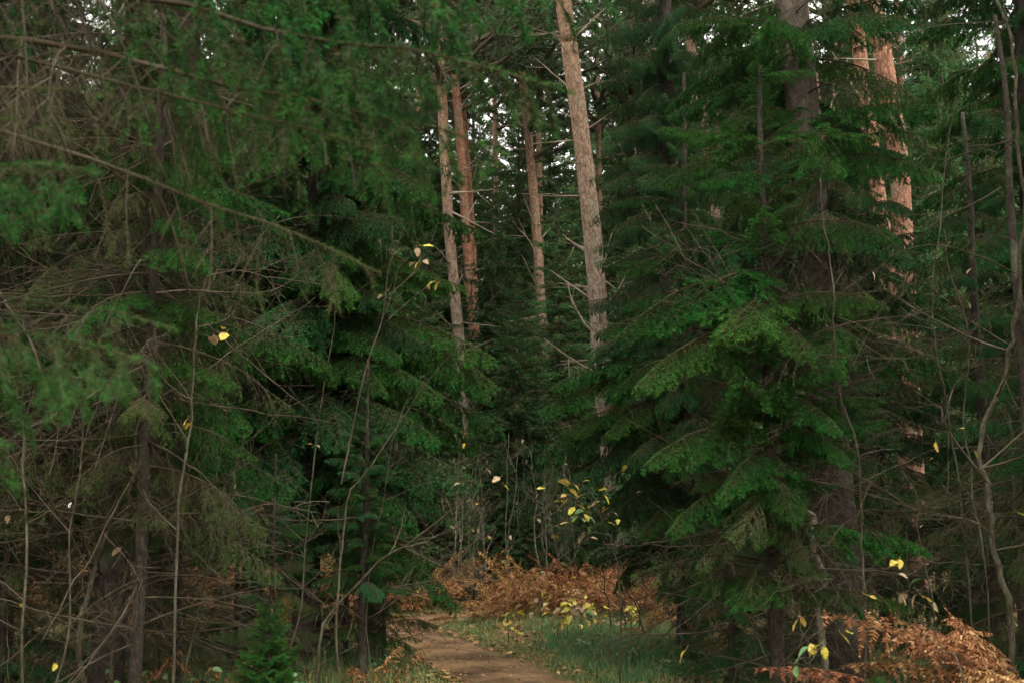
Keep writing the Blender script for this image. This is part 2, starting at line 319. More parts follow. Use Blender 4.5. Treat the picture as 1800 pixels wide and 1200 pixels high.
KINDS = {}
def kind(name, n, needle, **kw):
    out = []
    for i in range(n):
        w, nb = bough_parts(hash((name, i)) % 1 + sum(map(ord, name)) * 7 + i * 131, **kw)
        out.append((w.mesh('bough_wood', [M['deadtwig' if kw.get('dead') else 'twig']]), nb.mesh('bough_needles', [M[needle]]) if nb else None, kw.get('L', 1.5)))
    KINDS[name] = out
kind('flat', 5, 'needle', fresh=.85, hang=.58, ter_hang=.42, sec_gap=.038, sec_len=.37, ter_gap=.036, ndens=800, nlen=.023, nwid=.0048, bare=.12, arch=.13)
kind('young', 4, 'needle', L=1.0, sec_gap=.034, sec_len=.44, ter_len=.16, ter_gap=.034, fresh=1.05, hang=.4, ter_hang=.25, bare=.05, arch=.1, r0=.008, nlen=.021, nwid=.0042, ndens=1000)
kind('cool', 4, 'needle_cool', fresh=.75, hang=.55, ter_hang=.45, sec_gap=.04, sec_len=.43, ter_gap=.04, ndens=650, nlen=.026, nwid=.0058, bare=.12, arch=.13)
kind('comb', 4, 'needle_cool', L=1.8, sec_gap=.036, sec_len=.36, hang=1.3, ter_hang=.7, fresh=.35, spread=65, arch=.07, ndens=450, nlen=.026, nwid=.006, bare=.1)
kind('olive', 4, 'needle_olive', fresh=.4, hang=.65, ter_hang=.5, keep=.85, bare=.35, sec_gap=.045, ter_gap=.042, ndens=560, nlen=.022, nwid=.0048, arch=.12)
kind('sparse', 4, 'needle_olive', fresh=.5, hang=.5, ter_hang=.35, keep=.5, bare=.6, sec_gap=.045, ter_gap=.042, ndens=600, nlen=.022, nwid=.0045, arch=.1)
kind('near', 4, 'needle', L=2.0, sec_gap=.05, sec_len=.27, ter_gap=.038, ter_len=.1, ndens=1150, nwid=.0021, nlen=.018, fresh=.75, hang=.75, ter_hang=.45, bare=.4, r0=.011, arch=.07, inner=.55)
kind('nearsparse', 3, 'needle_olive', L=2.0, sec_gap=.06, sec_len=.27, ter_gap=.045, ter_len=.1, ndens=900, nwid=.002, nlen=.016, fresh=.5, hang=.7, ter_hang=.5, keep=.5, bare=.7, r0=.009, arch=.07, inner=.5)
kind('dead', 6, None, L=1.2, sec_gap=.1, sec_len=.55, hang=.12, ter_hang=.15, ter_gap=.07, ter_len=.2, dead=True, r0=.007, arch=.05)

def frame(p, q, roll=0):
    """matrix that lays a bough's x axis from p to q with its spray plane level"""
    x = (q - p).normalized(); y = Vector((0, 0, 1)).cross(x)
    if y.length < 1e-3: y = Vector((0, 1, 0))
    y.normalize(); z = x.cross(y)
    return Matrix(((x.x, y.x, z.x, p.x), (x.y, y.y, z.y, p.y), (x.z, y.z, z.z, p.z), (0, 0, 0, 1))) @ Matrix.Rotation(roll, 4, 'X')
def put_bough(root, kd, p, q, rnd, wide=1.0, name=None):
    """p, q in the tree's own space"""
    w, nb, L0 = KINDS[kd][rnd.randrange(len(KINDS[kd]))]; s = (q - p).length / L0
    b = obj(name or ('dead_branch' if kd == 'dead' else 'bough'), w, root, frame(p, q, rnd.gauss(0, .18) if kd != 'dead' else rnd.uniform(-3, 3)) @ Matrix.Diagonal((s, s * wide * rnd.choice((-1, 1)), s, 1)))
    if nb: c = obj('needles', nb, b); c['kind'] = 'stuff'
    return b

# ------------------------------------------------------------------ low-detail crowns for the far wood and for treetops above the frame
def crown_arrays(seed, H=1.0, base=.05, rmax=.16, n=150, px=1.0, twig=True):
    """a whole spruce crown of unit height: boughs of shoot-sized blades"""
    rng = np.random.default_rng(seed); mb = MB()
    lib = []
    for i in range(4):
        w, nb = bough_parts(seed * 17 + i, L=2.6, sec_gap=.13, sec_len=.36, hang=.8, ter_hang=.6, ter_gap=.14, ter_len=.34, ndens=26, nlen=.17, nwid=.075, bare=.1, fresh=.6, lo=True, keep=.92)
        nv, nf, _, nt_ = nb.arrays(); wv, wf, _, wt = w.arrays(); lib.append((nv / 2.6, nf, nt_, wv / 2.6, wf, wt))
    for i in range(n):
        h = base + (1 - base) * (i + rng.random()) / n; h = min(h, .995)
        prof = (1 - h) ** .6 * (1 if h > base + .12 else .75)
        Lb = max(.008, rmax * prof * rng.uniform(.65, 1.15)); az = i * 2.39996 + rng.normal(0, .3); pitch = R(28 * (h - .55) * 2 - 8 + rng.normal(0, 8))
        nv, nf, nt_, wv, wf, wt = lib[rng.integers(4)]
        c, s = math.cos(az), math.sin(az); cp, sp = math.cos(pitch), math.sin(pitch)
        Rm = np.array([[c * cp, -s, -c * sp], [s * cp, c, -s * sp], [sp, 0, cp]]).T
        fl = np.array([1, rng.choice((-1, 1)), 1])
        dull = rng.normal(0, .12)
        mb.add((nv * fl * Lb) @ Rm + np.array([0, 0, h]), nf, 0, np.clip(nt_ + dull, 0, 1))
        if twig: mb.add((wv * fl * Lb) @ Rm + np.array([0, 0, h]), wf, 1, wt)
    return mb
CROWNS = [crown_arrays(40 + i, base=(.04, .06, .12, .05, .09)[i], rmax=(.17, .14, .15, .19, .13)[i], n=(210, 220, 190, 210, 210)[i]).mesh('spruce_crown', [M['needle_far'], M['twig']]) for i in range(5)]
TOPS = [crown_arrays(60 + i, base=.3, rmax=.2, n=70, twig=False).mesh('spruce_treetop', [M['needle_far']]) for i in range(2)]

def trunk_mesh(P, r, mat, seed, sides=14, jag=.03):
    P = smooth([tuple(p) for p in P], 5); rng = np.random.default_rng(seed); n = len(P)
    mb = MB(); tube(mb, P, np.interp(np.linspace(0, 1, n), np.linspace(0, 1, len(r)), r), sides, 0, .5, jag, rng)
    return mb.mesh('trunk', [mat], True)

def spruce(label, X, Y, H, r, rmax, zlo, zhi, n, kinds, dead_n=0, dead_z=(.3, 2.5), lean=(0, 0), seed=1, aims=(), group=None, top=True, mat='spruce_bark', name='spruce_tree', pitch=(-30, 8), cat='tree', facing=None, dead_len=(.6, 1.4), top_z=None, jit=(.7, 1.12)):
    rnd = random.Random(seed); z0 = g1(X, Y)
    root = empty(name, (X, Y, z0), label, cat, group)
    def c(z): return Vector((lean[0] * z / H, lean[1] * z / H, z))
    pts = [c(z) + Vector((rnd.gauss(0, r * .15), rnd.gauss(0, r * .15), 0)) for z in np.linspace(-.15, H * .98, 9)]
    obj('trunk', trunk_mesh(pts, [r * 1.35, r * 1.05] + [r * (1 - k / 8) + .008 for k in range(1, 8)], M[mat], seed), root)
    n = int(n * (.66 if H > 1.2 else 1))
    for i in range(n):
        z = zlo + (zhi - zlo) * (i + rnd.random()) / n; f = max(.04, 1 - z / H)
        L = rmax * f ** .7 * rnd.uniform(*jit) * (1 if z > zlo + .8 else .85); az = i * 2.39996 + rnd.gauss(0, .25)
        if facing is not None and math.cos(az - facing) < -.55 and rnd.random() < .6: continue
        pt = R(pitch[0] + (pitch[1] - pitch[0]) * z / H + rnd.gauss(0, 7)); p = c(z)
        q = p + Vector((math.cos(az) * math.cos(pt), math.sin(az) * math.cos(pt), math.sin(pt))) * max(L, .12)
        put_bough(root, rnd.choice(kinds), p, q, rnd, rnd.uniform(.85, 1.15))
    for i in range(dead_n):
        z = rnd.uniform(*dead_z); az = rnd.uniform(0, 2 * math.pi); pt = R(rnd.gauss(-6, 26)); p = c(z)
        put_bough(root, 'dead', p, p + Vector((math.cos(az) * math.cos(pt), math.sin(az) * math.cos(pt), math.sin(pt))) * rnd.uniform(*dead_len), rnd)
    for (px, py, yy, kd, rise) in aims:
        q = at(px, py, yy) - Vector((X, Y, z0)); hz = max(.25, min(H * .96, q.z + rise)); put_bough(root, kd, c(hz), q, rnd)
    if top and zhi < H * .8:
        zt = top_z or zhi * .95; s = (H - zt) / .7
        t = obj('crown', TOPS[seed % 2], root, Matrix.Translation((lean[0] * zhi / H, lean[1] * zhi / H, H - s)) @ Matrix.Diagonal((s * .75, s * .75, s, 1)) @ Matrix.Rotation(seed, 4, 'Z'))
    return root

CAMF = -math.pi / 2
# right of the path
spruce('young spruce with fresh green tips standing in front of the big grey trunk', 1.72, 7.6, 4.75, .045, 1.25, 1.0, 4.7, 104, ['young', 'young', 'flat', 'sparse'], 60, (.3, 3.4), seed=11, top=False, jit=(.5, 1.3), pitch=(-20, 34), mat='dark_bark',
       aims=[(1130, 455 + 380, 7.0, 'flat', .3), (1165, 590, 7.0, 'young', .55), (1560, 545, 7.1, 'flat', .1), (1500, 830, 7.0, 'flat', .35), (1290, 600, 6.7, 'young', .4), (1240, 330, 7.1, 'young', .2), (1540, 250, 7.2, 'young', .1), (1160, 240, 7.3, 'young', .0), (1470, 760, 6.8, 'flat', .25), (1430, 130, 7.4, 'young', .1), (1330, 110, 7.4, 'young', .1), (1090, 600, 7.0, 'flat', .5), (1110, 700, 6.9, 'flat', .5), (1235, 1010, 7.0, 'sparse', .35), (1420, 1000, 7.0, 'olive', .35), (1320, 1050, 7.0, 'sparse', .3), (1180, 940, 7.1, 'flat', .4), (1390, 930, 6.8, 'flat', .4), (1300, 960, 6.8, 'olive', .35), (1470, 960, 7.1, 'sparse', .35), (1580, 430, 7.0, 'flat', .2), (1450, 640, 6.7, 'flat', .3), (1280, 890, 6.8, 'flat', .35)])
spruce('thick old spruce with grey trunk leaning behind the young spruce', 2.78, 9.6, 22, .15, 1.7, 3.0, 6.3, 84, ['flat', 'cool', 'sparse'], 50, (.4, 3.2), lean=(-1.0, .2), seed=12, top_z=10, mat='old_bark_shaded')
spruce('dense spruce whose dark skirts edge the clearing on the right', 1.85, 12.4, 6.6, .09, 1.75, 1.15, 6.5, 140, ['cool', 'flat', 'comb'], 20, seed=13, lean=(.1, 0), mat='dark_bark', jit=(.6, 1.2),
       aims=[(955, 742, 12.0, 'flat', .5), (940, 820, 12.1, 'cool', .6), (975, 690, 11.8, 'flat', .4), (1000, 860, 11.7, 'cool', .5), (985, 780, 11.7, 'flat', .4), (1050, 640, 11.9, 'cool', .4), (1085, 560, 12.0, 'flat', .35), (1095, 490, 12.0, 'flat', .3), (1060, 900, 12, 'comb', .5), (1140, 1010, 11.8, 'cool', .4), (1170, 1060, 11.6, 'cool', .3), (1260, 1040, 11.5, 'comb', .4), (1310, 1000, 11.6, 'cool', .4), (1210, 980, 11.3, 'cool', .45), (1110, 950, 11.8, 'flat', .4), (1350, 1050, 11.8, 'comb', .4), (1230, 1080, 11.5, 'cool', .25), (1060, 780, 11.6, 'flat', .5), (1100, 690, 11.4, 'flat', .4)])
spruce('spruce hiding the lower stems of the orange pines', 4.5, 14.0, 6.4, .07, 1.7, .5, 6.2, 110, ['cool', 'flat', 'olive'], 20, seed=19, top=False, mat='dark_bark', jit=(.6, 1.2),
       aims=[(1560, 300, 13.4, 'flat', .3), (1600, 380, 13.2, 'cool', .35), (1530, 420, 13.2, 'flat', .3), (1620, 480, 13.2, 'cool', .4), (1500, 360, 13.3, 'cool', .3), (1640, 560, 13.2, 'flat', .4), (1545, 540, 13.2, 'cool', .4), (1610, 640, 13.1, 'flat', .4), (1530, 690, 13.1, 'cool', .4), (1650, 720, 13.1, 'flat', .4), (1575, 790, 13, 'cool', .4), (1680, 690, 13.1, 'flat', .35), (1690, 755, 13, 'cool', .35), (1690, 820, 13, 'cool', .35), (1640, 865, 12.9, 'olive', .35)])
spruce('dark spruce with curtains of hanging twigs beside the tall pine', 2.3, 16.2, 19, .17, 1.7, 3.0, 10.5, 130, ['comb'], 10, (1, 3.5), seed=14, mat='dark_bark',
       aims=[(1060, 60, 15.6, 'comb', .5), (1062, 150, 15.5, 'comb', .6), (1066, 240, 15.4, 'comb', .6), (1070, 330, 15.4, 'comb', .6), (1085, 410, 15.3, 'comb', .6), (1110, 110, 15.0, 'comb', .5), (1120, 220, 14.9, 'comb', .5), (1130, 320, 14.9, 'comb', .5), (1150, 430, 14.9, 'comb', .5), (1190, 60, 14.8, 'comb', .4), (1200, 180, 14.8, 'comb', .4), (1210, 300, 14.8, 'comb', .4), (1260, 120, 15.2, 'comb', .4), (1270, 250, 15.2, 'comb', .4)])
spruce('bluish green spruce at the right edge behind the crooked sapling', 6.0, 12.8, 16, .15, 2.2, .7, 8.5, 150, ['cool', 'flat', 'comb'], 14, seed=15, mat='dark_bark')
spruce('dull spruce crowded between the big trunk and the right edge', 4.3, 10.4, 5.4, .06, 1.4, .4, 5.2, 95, ['olive', 'cool', 'sparse'], 26, (.2, 3), seed=16, mat='dark_bark')
spruce('low spruce filling the shade below the right edge', 3.75, 8.3, 5.5, .05, 1.1, .4, 4.2, 46, ['sparse', 'olive', 'cool'], 30, (.2, 3.2), seed=17, top=False, mat='dark_bark')
spruce('slim dark spruce in deep shade behind the bracken on the right', 3.2, 11.2, 5, .05, 1.2, .3, 4.6, 70, ['cool', 'olive'], 16, seed=18, mat='dark_bark')
spruce('low dark spruce filling the shade under the right skirts', 2.35, 13.2, 2.3, .03, .95, .12, 2.2, 80, ['cool', 'olive'], 14, (.2, 1.6), seed=71, top=False, mat='dark_bark')
spruce('low dark spruce between the young spruce and the big trunk', 2.35, 10.6, 2.0, .03, .85, .12, 1.9, 75, ['cool', 'olive', 'sparse'], 18, (.2, 1.6), seed=72, top=False, mat='dark_bark')
spruce('low dark spruce behind the foot of the big right trunk', 3.4, 12.6, 2.4, .03, 1.0, .12, 2.3, 80, ['cool', 'olive'], 14, (.2, 1.6), seed=73, top=False, mat='dark_bark')
spruce('low dark spruce under the crooked right sapling', 4.1, 9.4, 2.0, .03, .9, .12, 1.9, 70, ['olive', 'sparse', 'cool'], 20, (.2, 1.8), seed=74, top=False, mat='dark_bark')
spruce('half dead low spruce beside the young one at the right verge', 1.75, 9.3, 1.6, .025, .7, .15, 1.5, 55, ['sparse', 'cool'], 24, (.15, 1.4), seed=75, top=False, mat='dark_bark')
# left of the path
spruce('spruce with green boughs reaching over the clearing from the left thicket', -2.05, 11.6, 15, .12, 2.3, 1.45, 7.8, 165, ['flat', 'cool', 'flat', 'comb'], 20, (.4, 3), seed=21, mat='dark_bark',
       aims=[(770, 715, 10.6, 'flat', .5), (760, 790, 10.5, 'flat', .5), (750, 860, 10.5, 'cool', .55), (735, 930, 10.4, 'flat', .5), (715, 1000, 10.4, 'flat', .4), (740, 760, 10.3, 'comb', .5), (735, 690, 10.6, 'flat', .35), (730, 400, 10.6, 'flat', .3), (720, 330, 10.6, 'cool', .3), (790, 510, 11.2, 'flat', .5), (868, 690, 11.4, 'flat', .75), (880, 775, 11.8, 'flat', .6), (700, 560, 10.8, 'cool', .4), (760, 620, 11.0, 'comb', .6), (690, 900, 10.5, 'comb', .8), (690, 1030, 10.9, 'flat', .45), (610, 470, 10.4, 'flat', .3)])
spruce('young spruce with drooping skirts at the edge of the path bend', -1.26, 9.9, 2.9, .035, 0.7, .85, 2.8, 110, ['flat', 'cool'], 10, (.2, 1.5), seed=29, top=False, mat='dark_bark', pitch=(-25, 25))
spruce('shaggy spruce full of bare twigs in the middle of the left thicket', -3.0, 8.6, 13, .1, 1.9, 1.5, 6.6, 110, ['olive', 'sparse', 'flat'], 110, (.4, 5), seed=22, mat='dark_bark', dead_len=(.8, 1.7))
spruce('twiggy spruce with half bare boughs at the left edge', -4.3, 9.4, 14, .11, 2.0, 1.3, 7.2, 115, ['olive', 'sparse', 'cool'], 90, (.4, 5), seed=23, mat='dark_bark', dead_len=(.8, 1.7))
spruce('slim spruce with thin dull sprays nearest in the left thicket', -2.35, 7.3, 8, .035, 1.3, 1.4, 5.6, 85, ['sparse', 'olive', 'flat'], 75, (.4, 5), seed=24, mat='dark_bark')
spruce('thick dark spruce trunk standing before the orange bracken on the left', -4.0, 13.2, 18, .17, 2.1, 1.9, 9, 120, ['cool', 'comb', 'olive'], 26, (.8, 3), seed=25, mat='dark_bark')
spruce('straight dark spruce behind the left thicket near the bracken', -3.2, 14.3, 16, .11, 1.8, 2.4, 9.5, 95, ['cool', 'comb'], 16, (.8, 3), seed=26, mat='dark_bark')
spruce('dark spruce far over on the left edge before the bracken', -6.2, 13.0, 17, .12, 2.2, 1.3, 9, 120, ['cool', 'olive', 'comb'], 20, (.6, 3), seed=27, mat='dark_bark')
spruce('thin dark stemmed spruce between the two thick trunks on the left', -4.9, 11.3, 11, .06, 1.3, 1.5, 7, 75, ['olive', 'cool'], 24, (.4, 3), seed=28, mat='dark_bark')
spruce('low shaded spruce under the left edge trunks', -3.75, 8.6, 2.4, .03, .95, .15, 2.3, 60, ['olive', 'sparse', 'cool'], 26, (.2, 2), seed=61, top=False, mat='dark_bark')
spruce('low dull spruce between the left trunks and the bracken', -5.0, 10.6, 2.7, .03, 1.05, .15, 2.6, 60, ['olive', 'cool'], 26, (.2, 2), seed=62, top=False, mat='dark_bark')
spruce('half dead little spruce beside the green seedling on the left', -2.75, 9.6, 2.0, .025, .8, .15, 1.9, 40, ['sparse', 'olive'], 26, (.2, 1.6), seed=63, top=False, mat='dark_bark')
for i, (x, y, h, lab) in enumerate(((-1.62, 11.4, 2.2, 'low ragged spruce hiding the foot of the grey left trunk'), (-2.15, 10.4, 2.1, 'low twiggy spruce in front of the left thicket edge'), (-2.75, 11.6, 2.4, 'low dark spruce behind the green seedling on the left'), (-3.3, 10.9, 2.2, 'low dull spruce in the middle of the dark left floor'), (-4.3, 12.0, 2.5, 'low dark spruce before the thick left trunk'), (-5.6, 12.4, 2.6, 'low dark spruce near the left edge of the bracken'), (-1.35, 12.3, 1.7, 'knee high spruce on the left verge of the path bend'))):
    spruce(lab, x, y, h, .022, .85, .3, h * .95, 66, ['olive', 'cool', 'sparse', 'flat'], 26, (.15, 1.8), seed=81 + i, top=False, mat='dark_bark', pitch=(-14, 22), jit=(.55, 1.15), dead_len=(.5, 1.2))
# the near tree whose boughs hang into the picture
spruce('near spruce whose blurred boughs hang in from the upper left', -2.3, 2.9, 9, .09, 1.3, 2.6, 4.4, 0, ['near'], 0, seed=31, top_z=5, mat='dark_bark',
       aims=[(1085, 75, 2.6, 'near', .3), (1015, 205, 2.5, 'near', .45), (880, 310, 2.5, 'near', .5), (640, 330, 2.4, 'nearsparse', .5),
             (210, 250, 2.2, 'nearsparse', .2), (175, 330, 2.0, 'near', .12), (190, 560, 2.0, 'nearsparse', .15), (290, 700, 2.0, 'near', .2), (90, 800, 1.9, 'near', .15), (640, 560, 2.6, 'nearsparse', .7), (300, 30, 2.4, 'nearsparse', .15)])

# ------------------------------------------------------------------ pines: trunks traced at their own depth, dead stubs, crowns above
def pine_crown(seed):
    rng = np.random.default_rng(seed); mb = MB()
    for i in range(34):
        h = rng.uniform(.0, 1); L = .75 * math.sin(math.pi * min(.96, .18 + h * .8)) * rng.uniform(.6, 1.1); az = rng.uniform(0, 6.28); el = rng.uniform(-.1, .6)
        d = np.array([math.cos(az) * math.cos(el), math.sin(az) * math.cos(el), math.sin(el)])
        P, _ = curve_dir([0, 0, h * 1.6], d, L, 6, UP * .3, rng, .12); tube(mb, P, np.linspace(.02, .004, 7), 4, 1, .6)
        for k in range(17):
            f = rng.uniform(.3, 1); j = min(int(f * 6), 5); p = P[j]; dd = norm(rng.standard_normal(3) + np.array([0, 0, .5]) + d); Q, _ = curve_dir(p, dd, rng.uniform(.08, .2), 2, UP * .2, rng)
            segs(mb, Q[:-1], Q[1:], .0035, .002, 1, .5)
            c = Q[-1]; n = 44; nd = norm(rng.standard_normal((n, 3)) + dd * .8); b = c - dd * rng.uniform(0, .06, n)[:, None]; wv = norm(np.cross(nd, rng.standard_normal((n, 3)))) * .0028
            mb.add(np.stack([b - wv, b + wv, b + nd * rng.uniform(.022, .05, n)[:, None]], 1).reshape(-1, 3), np.arange(n * 3).reshape(-1, 3), 0, np.repeat(np.clip(rng.normal(.5, .25, n), 0, 1), 3))
    return mb.mesh('pine_crown', [M['needle_pine'], M['deadtwig']])
PCROWN = [pine_crown(s) for s in (3, 4, 5)]
def stub_mesh(seed):
    rng = np.random.default_rng(seed); mb = MB(); P, d = curve_dir([0, 0, 0], [1, 0, .25], 1, 7, [0, 0, rng.normal(0, .4)], rng, .09)
    tube(mb, P, np.linspace(.022, .005, 8), 5, 0, rng.random(41))
    for k in range(rng.integers(1, 6)):
        j = rng.integers(2, 7); dd = norm(d + rng.standard_normal(3) * .7); Q, _ = curve_dir(P[j], dd, rng.uniform(.15, .45), 4, [0, 0, .1], rng, .1); segs(mb, Q[:-1], Q[1:], np.linspace(.007, .004, 4), np.linspace(.006, .003, 4), 0, .6)
    return mb.mesh('stub', [M['stubwood']])
STUBS = [stub_mesh(i) for i in range(7)]
def pine(label, line, Y, r0, r1, H, mat, stubs, seed, stub_len=(.3, 1.2), stub_z=None, group=None, crown=5.5, name='pine_tree', crown_z=None, cat='tree'):
    """line: pixels along the stem from low to high"""
    rnd = random.Random(seed); pts = [at(x, y, Y) for x, y in line]
    lo, hi = pts[0], pts[-1]; d = (pts[1] - pts[0]) / max(.1, pts[1].z - pts[0].z); d2 = (pts[-1] - pts[-2]) / max(.1, pts[-1].z - pts[-2].z)
    bx = lo + d * (0 - lo.z) * .5; bx.y = Y; z0 = g1(bx.x, Y); base = Vector((bx.x, Y, z0))
    root = empty(name, base, label, cat, group)
    P = [Vector((0, 0, -.1)), Vector((0, 0, .5)) + (lo - base) * .05] + [p - base for p in pts if p.z > z0 + 1]
    top = P[-1] + d2 * (H - P[-1].z) if H > P[-1].z else P[-1]; P.append(top)
    zs = [p.z for p in P]; r = [r0 * 1.2 if z < .3 else r0 + (r1 - r0) * z / H for z in zs]; r[-1] = r1 * .8
    obj('trunk', trunk_mesh([tuple(p) for p in P], r, M[mat], seed, 16, .025), root)
    def c(z):
        for a, b in zip(P[:-1], P[1:]):
            if a.z <= z <= b.z: return a + (b - a) * ((z - a.z) / max(1e-6, b.z - a.z))
        return P[-1].copy()
    za, zb = stub_z or (1.5, H * .8)
    for i in range(stubs):
        z = rnd.uniform(za, zb); az = rnd.uniform(0, 6.28); s = rnd.uniform(*stub_len); p = c(z)
        obj('dead_branch', STUBS[rnd.randrange(7)], root, Matrix.Translation(p) @ Matrix.Rotation(az, 4, 'Z') @ Matrix.Rotation(R(rnd.gauss(-8, 22)), 4, 'Y') @ Matrix.Scale(s, 4))
    if crown:
        z = crown_z or H - crown * 1.25; obj('crown', PCROWN[seed % 3], root, Matrix.Translation(c(min(z, H * .98))) @ Matrix.Rotation(seed * 1.7, 4, 'Z') @ Matrix.Diagonal((crown, crown, crown, 1)))
    return root
pine('tall pine with pale trunk and broken stubs at the middle of the wood', [(1092, 960), (1062, 690), (1052, 545), (1040, 400), (1022, 240), (1002, 90), (990, 0)], 20, .185, .125, 19, 'pine_bark', 70, 41, (.35, 1.3), (3, 13))
pine('straight slim pine with reddish trunk left of the clearing', [(822, 790), (815, 690), (800, 520), (788, 380), (776, 150), (768, 0)], 27, .145, .1, 21, 'pine_bark', 46, 42, (.4, 1.5), (2, 17), crown_z=12)
pine('darker rust red pine close behind the slim pine on the left', [(848, 790), (838, 660), (826, 500), (818, 380), (805, 200), (792, 60)], 30, .14, .09, 21, 'pine_red', 40, 43, (.4, 1.5), (2, 17), crown_z=12.5)
pine('rust stained pine half hidden in the same left pair', [(846, 700), (836, 560), (830, 400), (815, 200), (800, 40)], 33, .1, .08, 22, 'pine_red', 16, 44, (.4, 1.2), (4, 18), crown_z=13)
pine('grey trunk rising out of the left spruce boughs', [(672, 900), (686, 740), (690, 660), (672, 520), (655, 440), (632, 180), (620, 0)], 12.8, .115, .085, 14, 'pine_bark', 12, 45, (.2, .6), (2.2, 6))
pine('thin brown pine standing far back between the two tallest stems', [(975, 800), (960, 650), (950, 520), (938, 340), (915, 100), (908, 0)], 33, .16, .1, 23, 'pine_bark', 40, 46, (.5, 1.7), (3, 18), crown_z=12)
pine('broad orange pine trunk at the upper right', [(1600, 700), (1588, 420), (1578, 270), (1552, 100), (1532, 0)], 18, .165, .14, 19, 'pine_red', 26, 47, (.4, 1.3), (4, 12))
pine('pinkish brown pine trunk just left of the broad orange one', [(1575, 600), (1560, 460), (1535, 280), (1512, 100), (1500, 0)], 19.5, .135, .115, 19, 'pine_red', 22, 48, (.4, 1.3), (4, 12))
pine('slender orange pine right of the broad orange trunk', [(1595, 420), (1588, 250), (1580, 100), (1576, 0)], 26, .09, .07, 20, 'pine_red', 14, 49, (.4, 1.2), (4, 16))
pine('thin slanting pine between the dark spruce and the big trunk', [(1262, 420), (1240, 240), (1218, 100), (1198, 0)], 24, .1, .08, 19, 'pine_bark', 18, 50, (.4, 1.2), (4, 15))
pine('light brown pine stem just behind the big grey trunk', [(1450, 400), (1434, 180), (1418, 80), (1412, 0)], 21, .11, .09, 19, 'pine_bark', 18, 51, (.4, 1.2), (4, 13))

for i, (px, Y, lab) in enumerate(((735, 38, 'far pine with thin crown left of the slim pine'), (868, 44, 'far pine with pale crown against the sky between the stems'), (945, 40, 'far pine with pale crown just left of the tall pine'), (1050, 42, 'far pine with crown against the sky right of the tall pine'), (1110, 36, 'far pine behind the dark hanging spruce'), (1465, 40, 'far pine under the sky gap behind the big grey trunk'))):
    pine(lab, [(px + 12, 900), (px + 6, 500), (px, 100), (px - 3, 0)], Y, .14, .08, Y * .56, 'pine_bark', 14, 60 + i, (.5, 1.8), (5, Y * .36), crown=5.5, crown_z=Y * .38)
# ------------------------------------------------------------------ far spruces
def far_tree(X, Y, H, i, label, group, sx=1.0):
    rnd = random.Random(int(X * 100 + Y * 7)); root = empty('spruce_tree', (X, Y, g1(X, Y)), label, 'tree', group)
    obj('trunk', FARTRUNK, root, Matrix.Diagonal((H / 20, H / 20, H / 20, 1)))
    obj('crown', CROWNS[i % 5], root, Matrix.Rotation(rnd.uniform(0, 6.28), 4, 'Z') @ Matrix.Diagonal((H * sx, H * sx, H, 1)))
    return root
FARTRUNK = trunk_mesh([(0, 0, -.2), (0.03, .02, 4), (-.03, .03, 9), (0, 0, 15), (0, 0, 19.8)], [.17, .14, .1, .05, .006], M['spruce_bark'], 9, 9)
G = 'spruces of the far wood'
rnd = random.Random(77); n = 0
for Y, gap, hts in ((24, 2.6, (9, 17)), (29, 2.7, (13, 20)), (35, 3.2, (16, 23)), (43, 3.6, (18, 26)), (49, 3.8, (20, 28)), (56, 4.2, (21, 29)), (64, 4.6, (24, 32)), (76, 5.5, (26, 36))):
    half = Y * .47 + 2; X = -half
    while X < half:
        x = X + rnd.uniform(-.8, .8); y = Y + rnd.uniform(-2, 2); px = 900 + x / y * F * .99; H = rnd.uniform(*hts)
        if 690 < px < 1050 and Y < 52: H = y * (.4 + .09 * rnd.random())           # the wood opens to the sky over the clearing
        elif 690 < px < 1050: H = y * (.42 + .08 * rnd.random())
        elif not (1420 < px < 1500): H = max(H, y * .52)
        if not (Y < 32 and 690 < px < 1120):
            deep = Y > 38; k = 0 if px < 450 else 1 if px < 690 else 2 if px < 1050 else 3 if px < 1400 else 4
            where = ('behind the twiggy left edge of the thicket', 'behind the grey left trunk', 'straight beyond the clearing', 'behind the dark hanging spruce', 'behind the orange pines')[k]
            far_tree(x, y, H, n, ('spruce deep in the wood ' if deep else 'green spruce of the nearer rows ') + where, G + (', deep rows ' if deep else ', near rows ') + where, rnd.uniform(.9, 1.25)); n += 1
        X += gap * rnd.uniform(.75, 1.25)
for i, (x, y, H, lab) in enumerate(((-6.4, 3.6, 17, 'unseen tall spruce just past the left edge of the view'), (-8.4, 7.6, 18, 'unseen tall spruce farther along past the left edge'), (-6.6, 0.2, 17, 'unseen tall spruce past the left edge, beside the viewpoint'), (6.2, 3.4, 17, 'unseen tall spruce just past the right edge of the view'), (7.6, 7.2, 18, 'unseen tall spruce farther along past the right edge'), (6.4, 0, 17, 'unseen tall spruce past the right edge, beside the viewpoint'))):
    far_tree(x, y, H, i, lab, 'unseen shading spruces beside the view', 1.1)  # unseen trees added to close the canopy and shade the sides
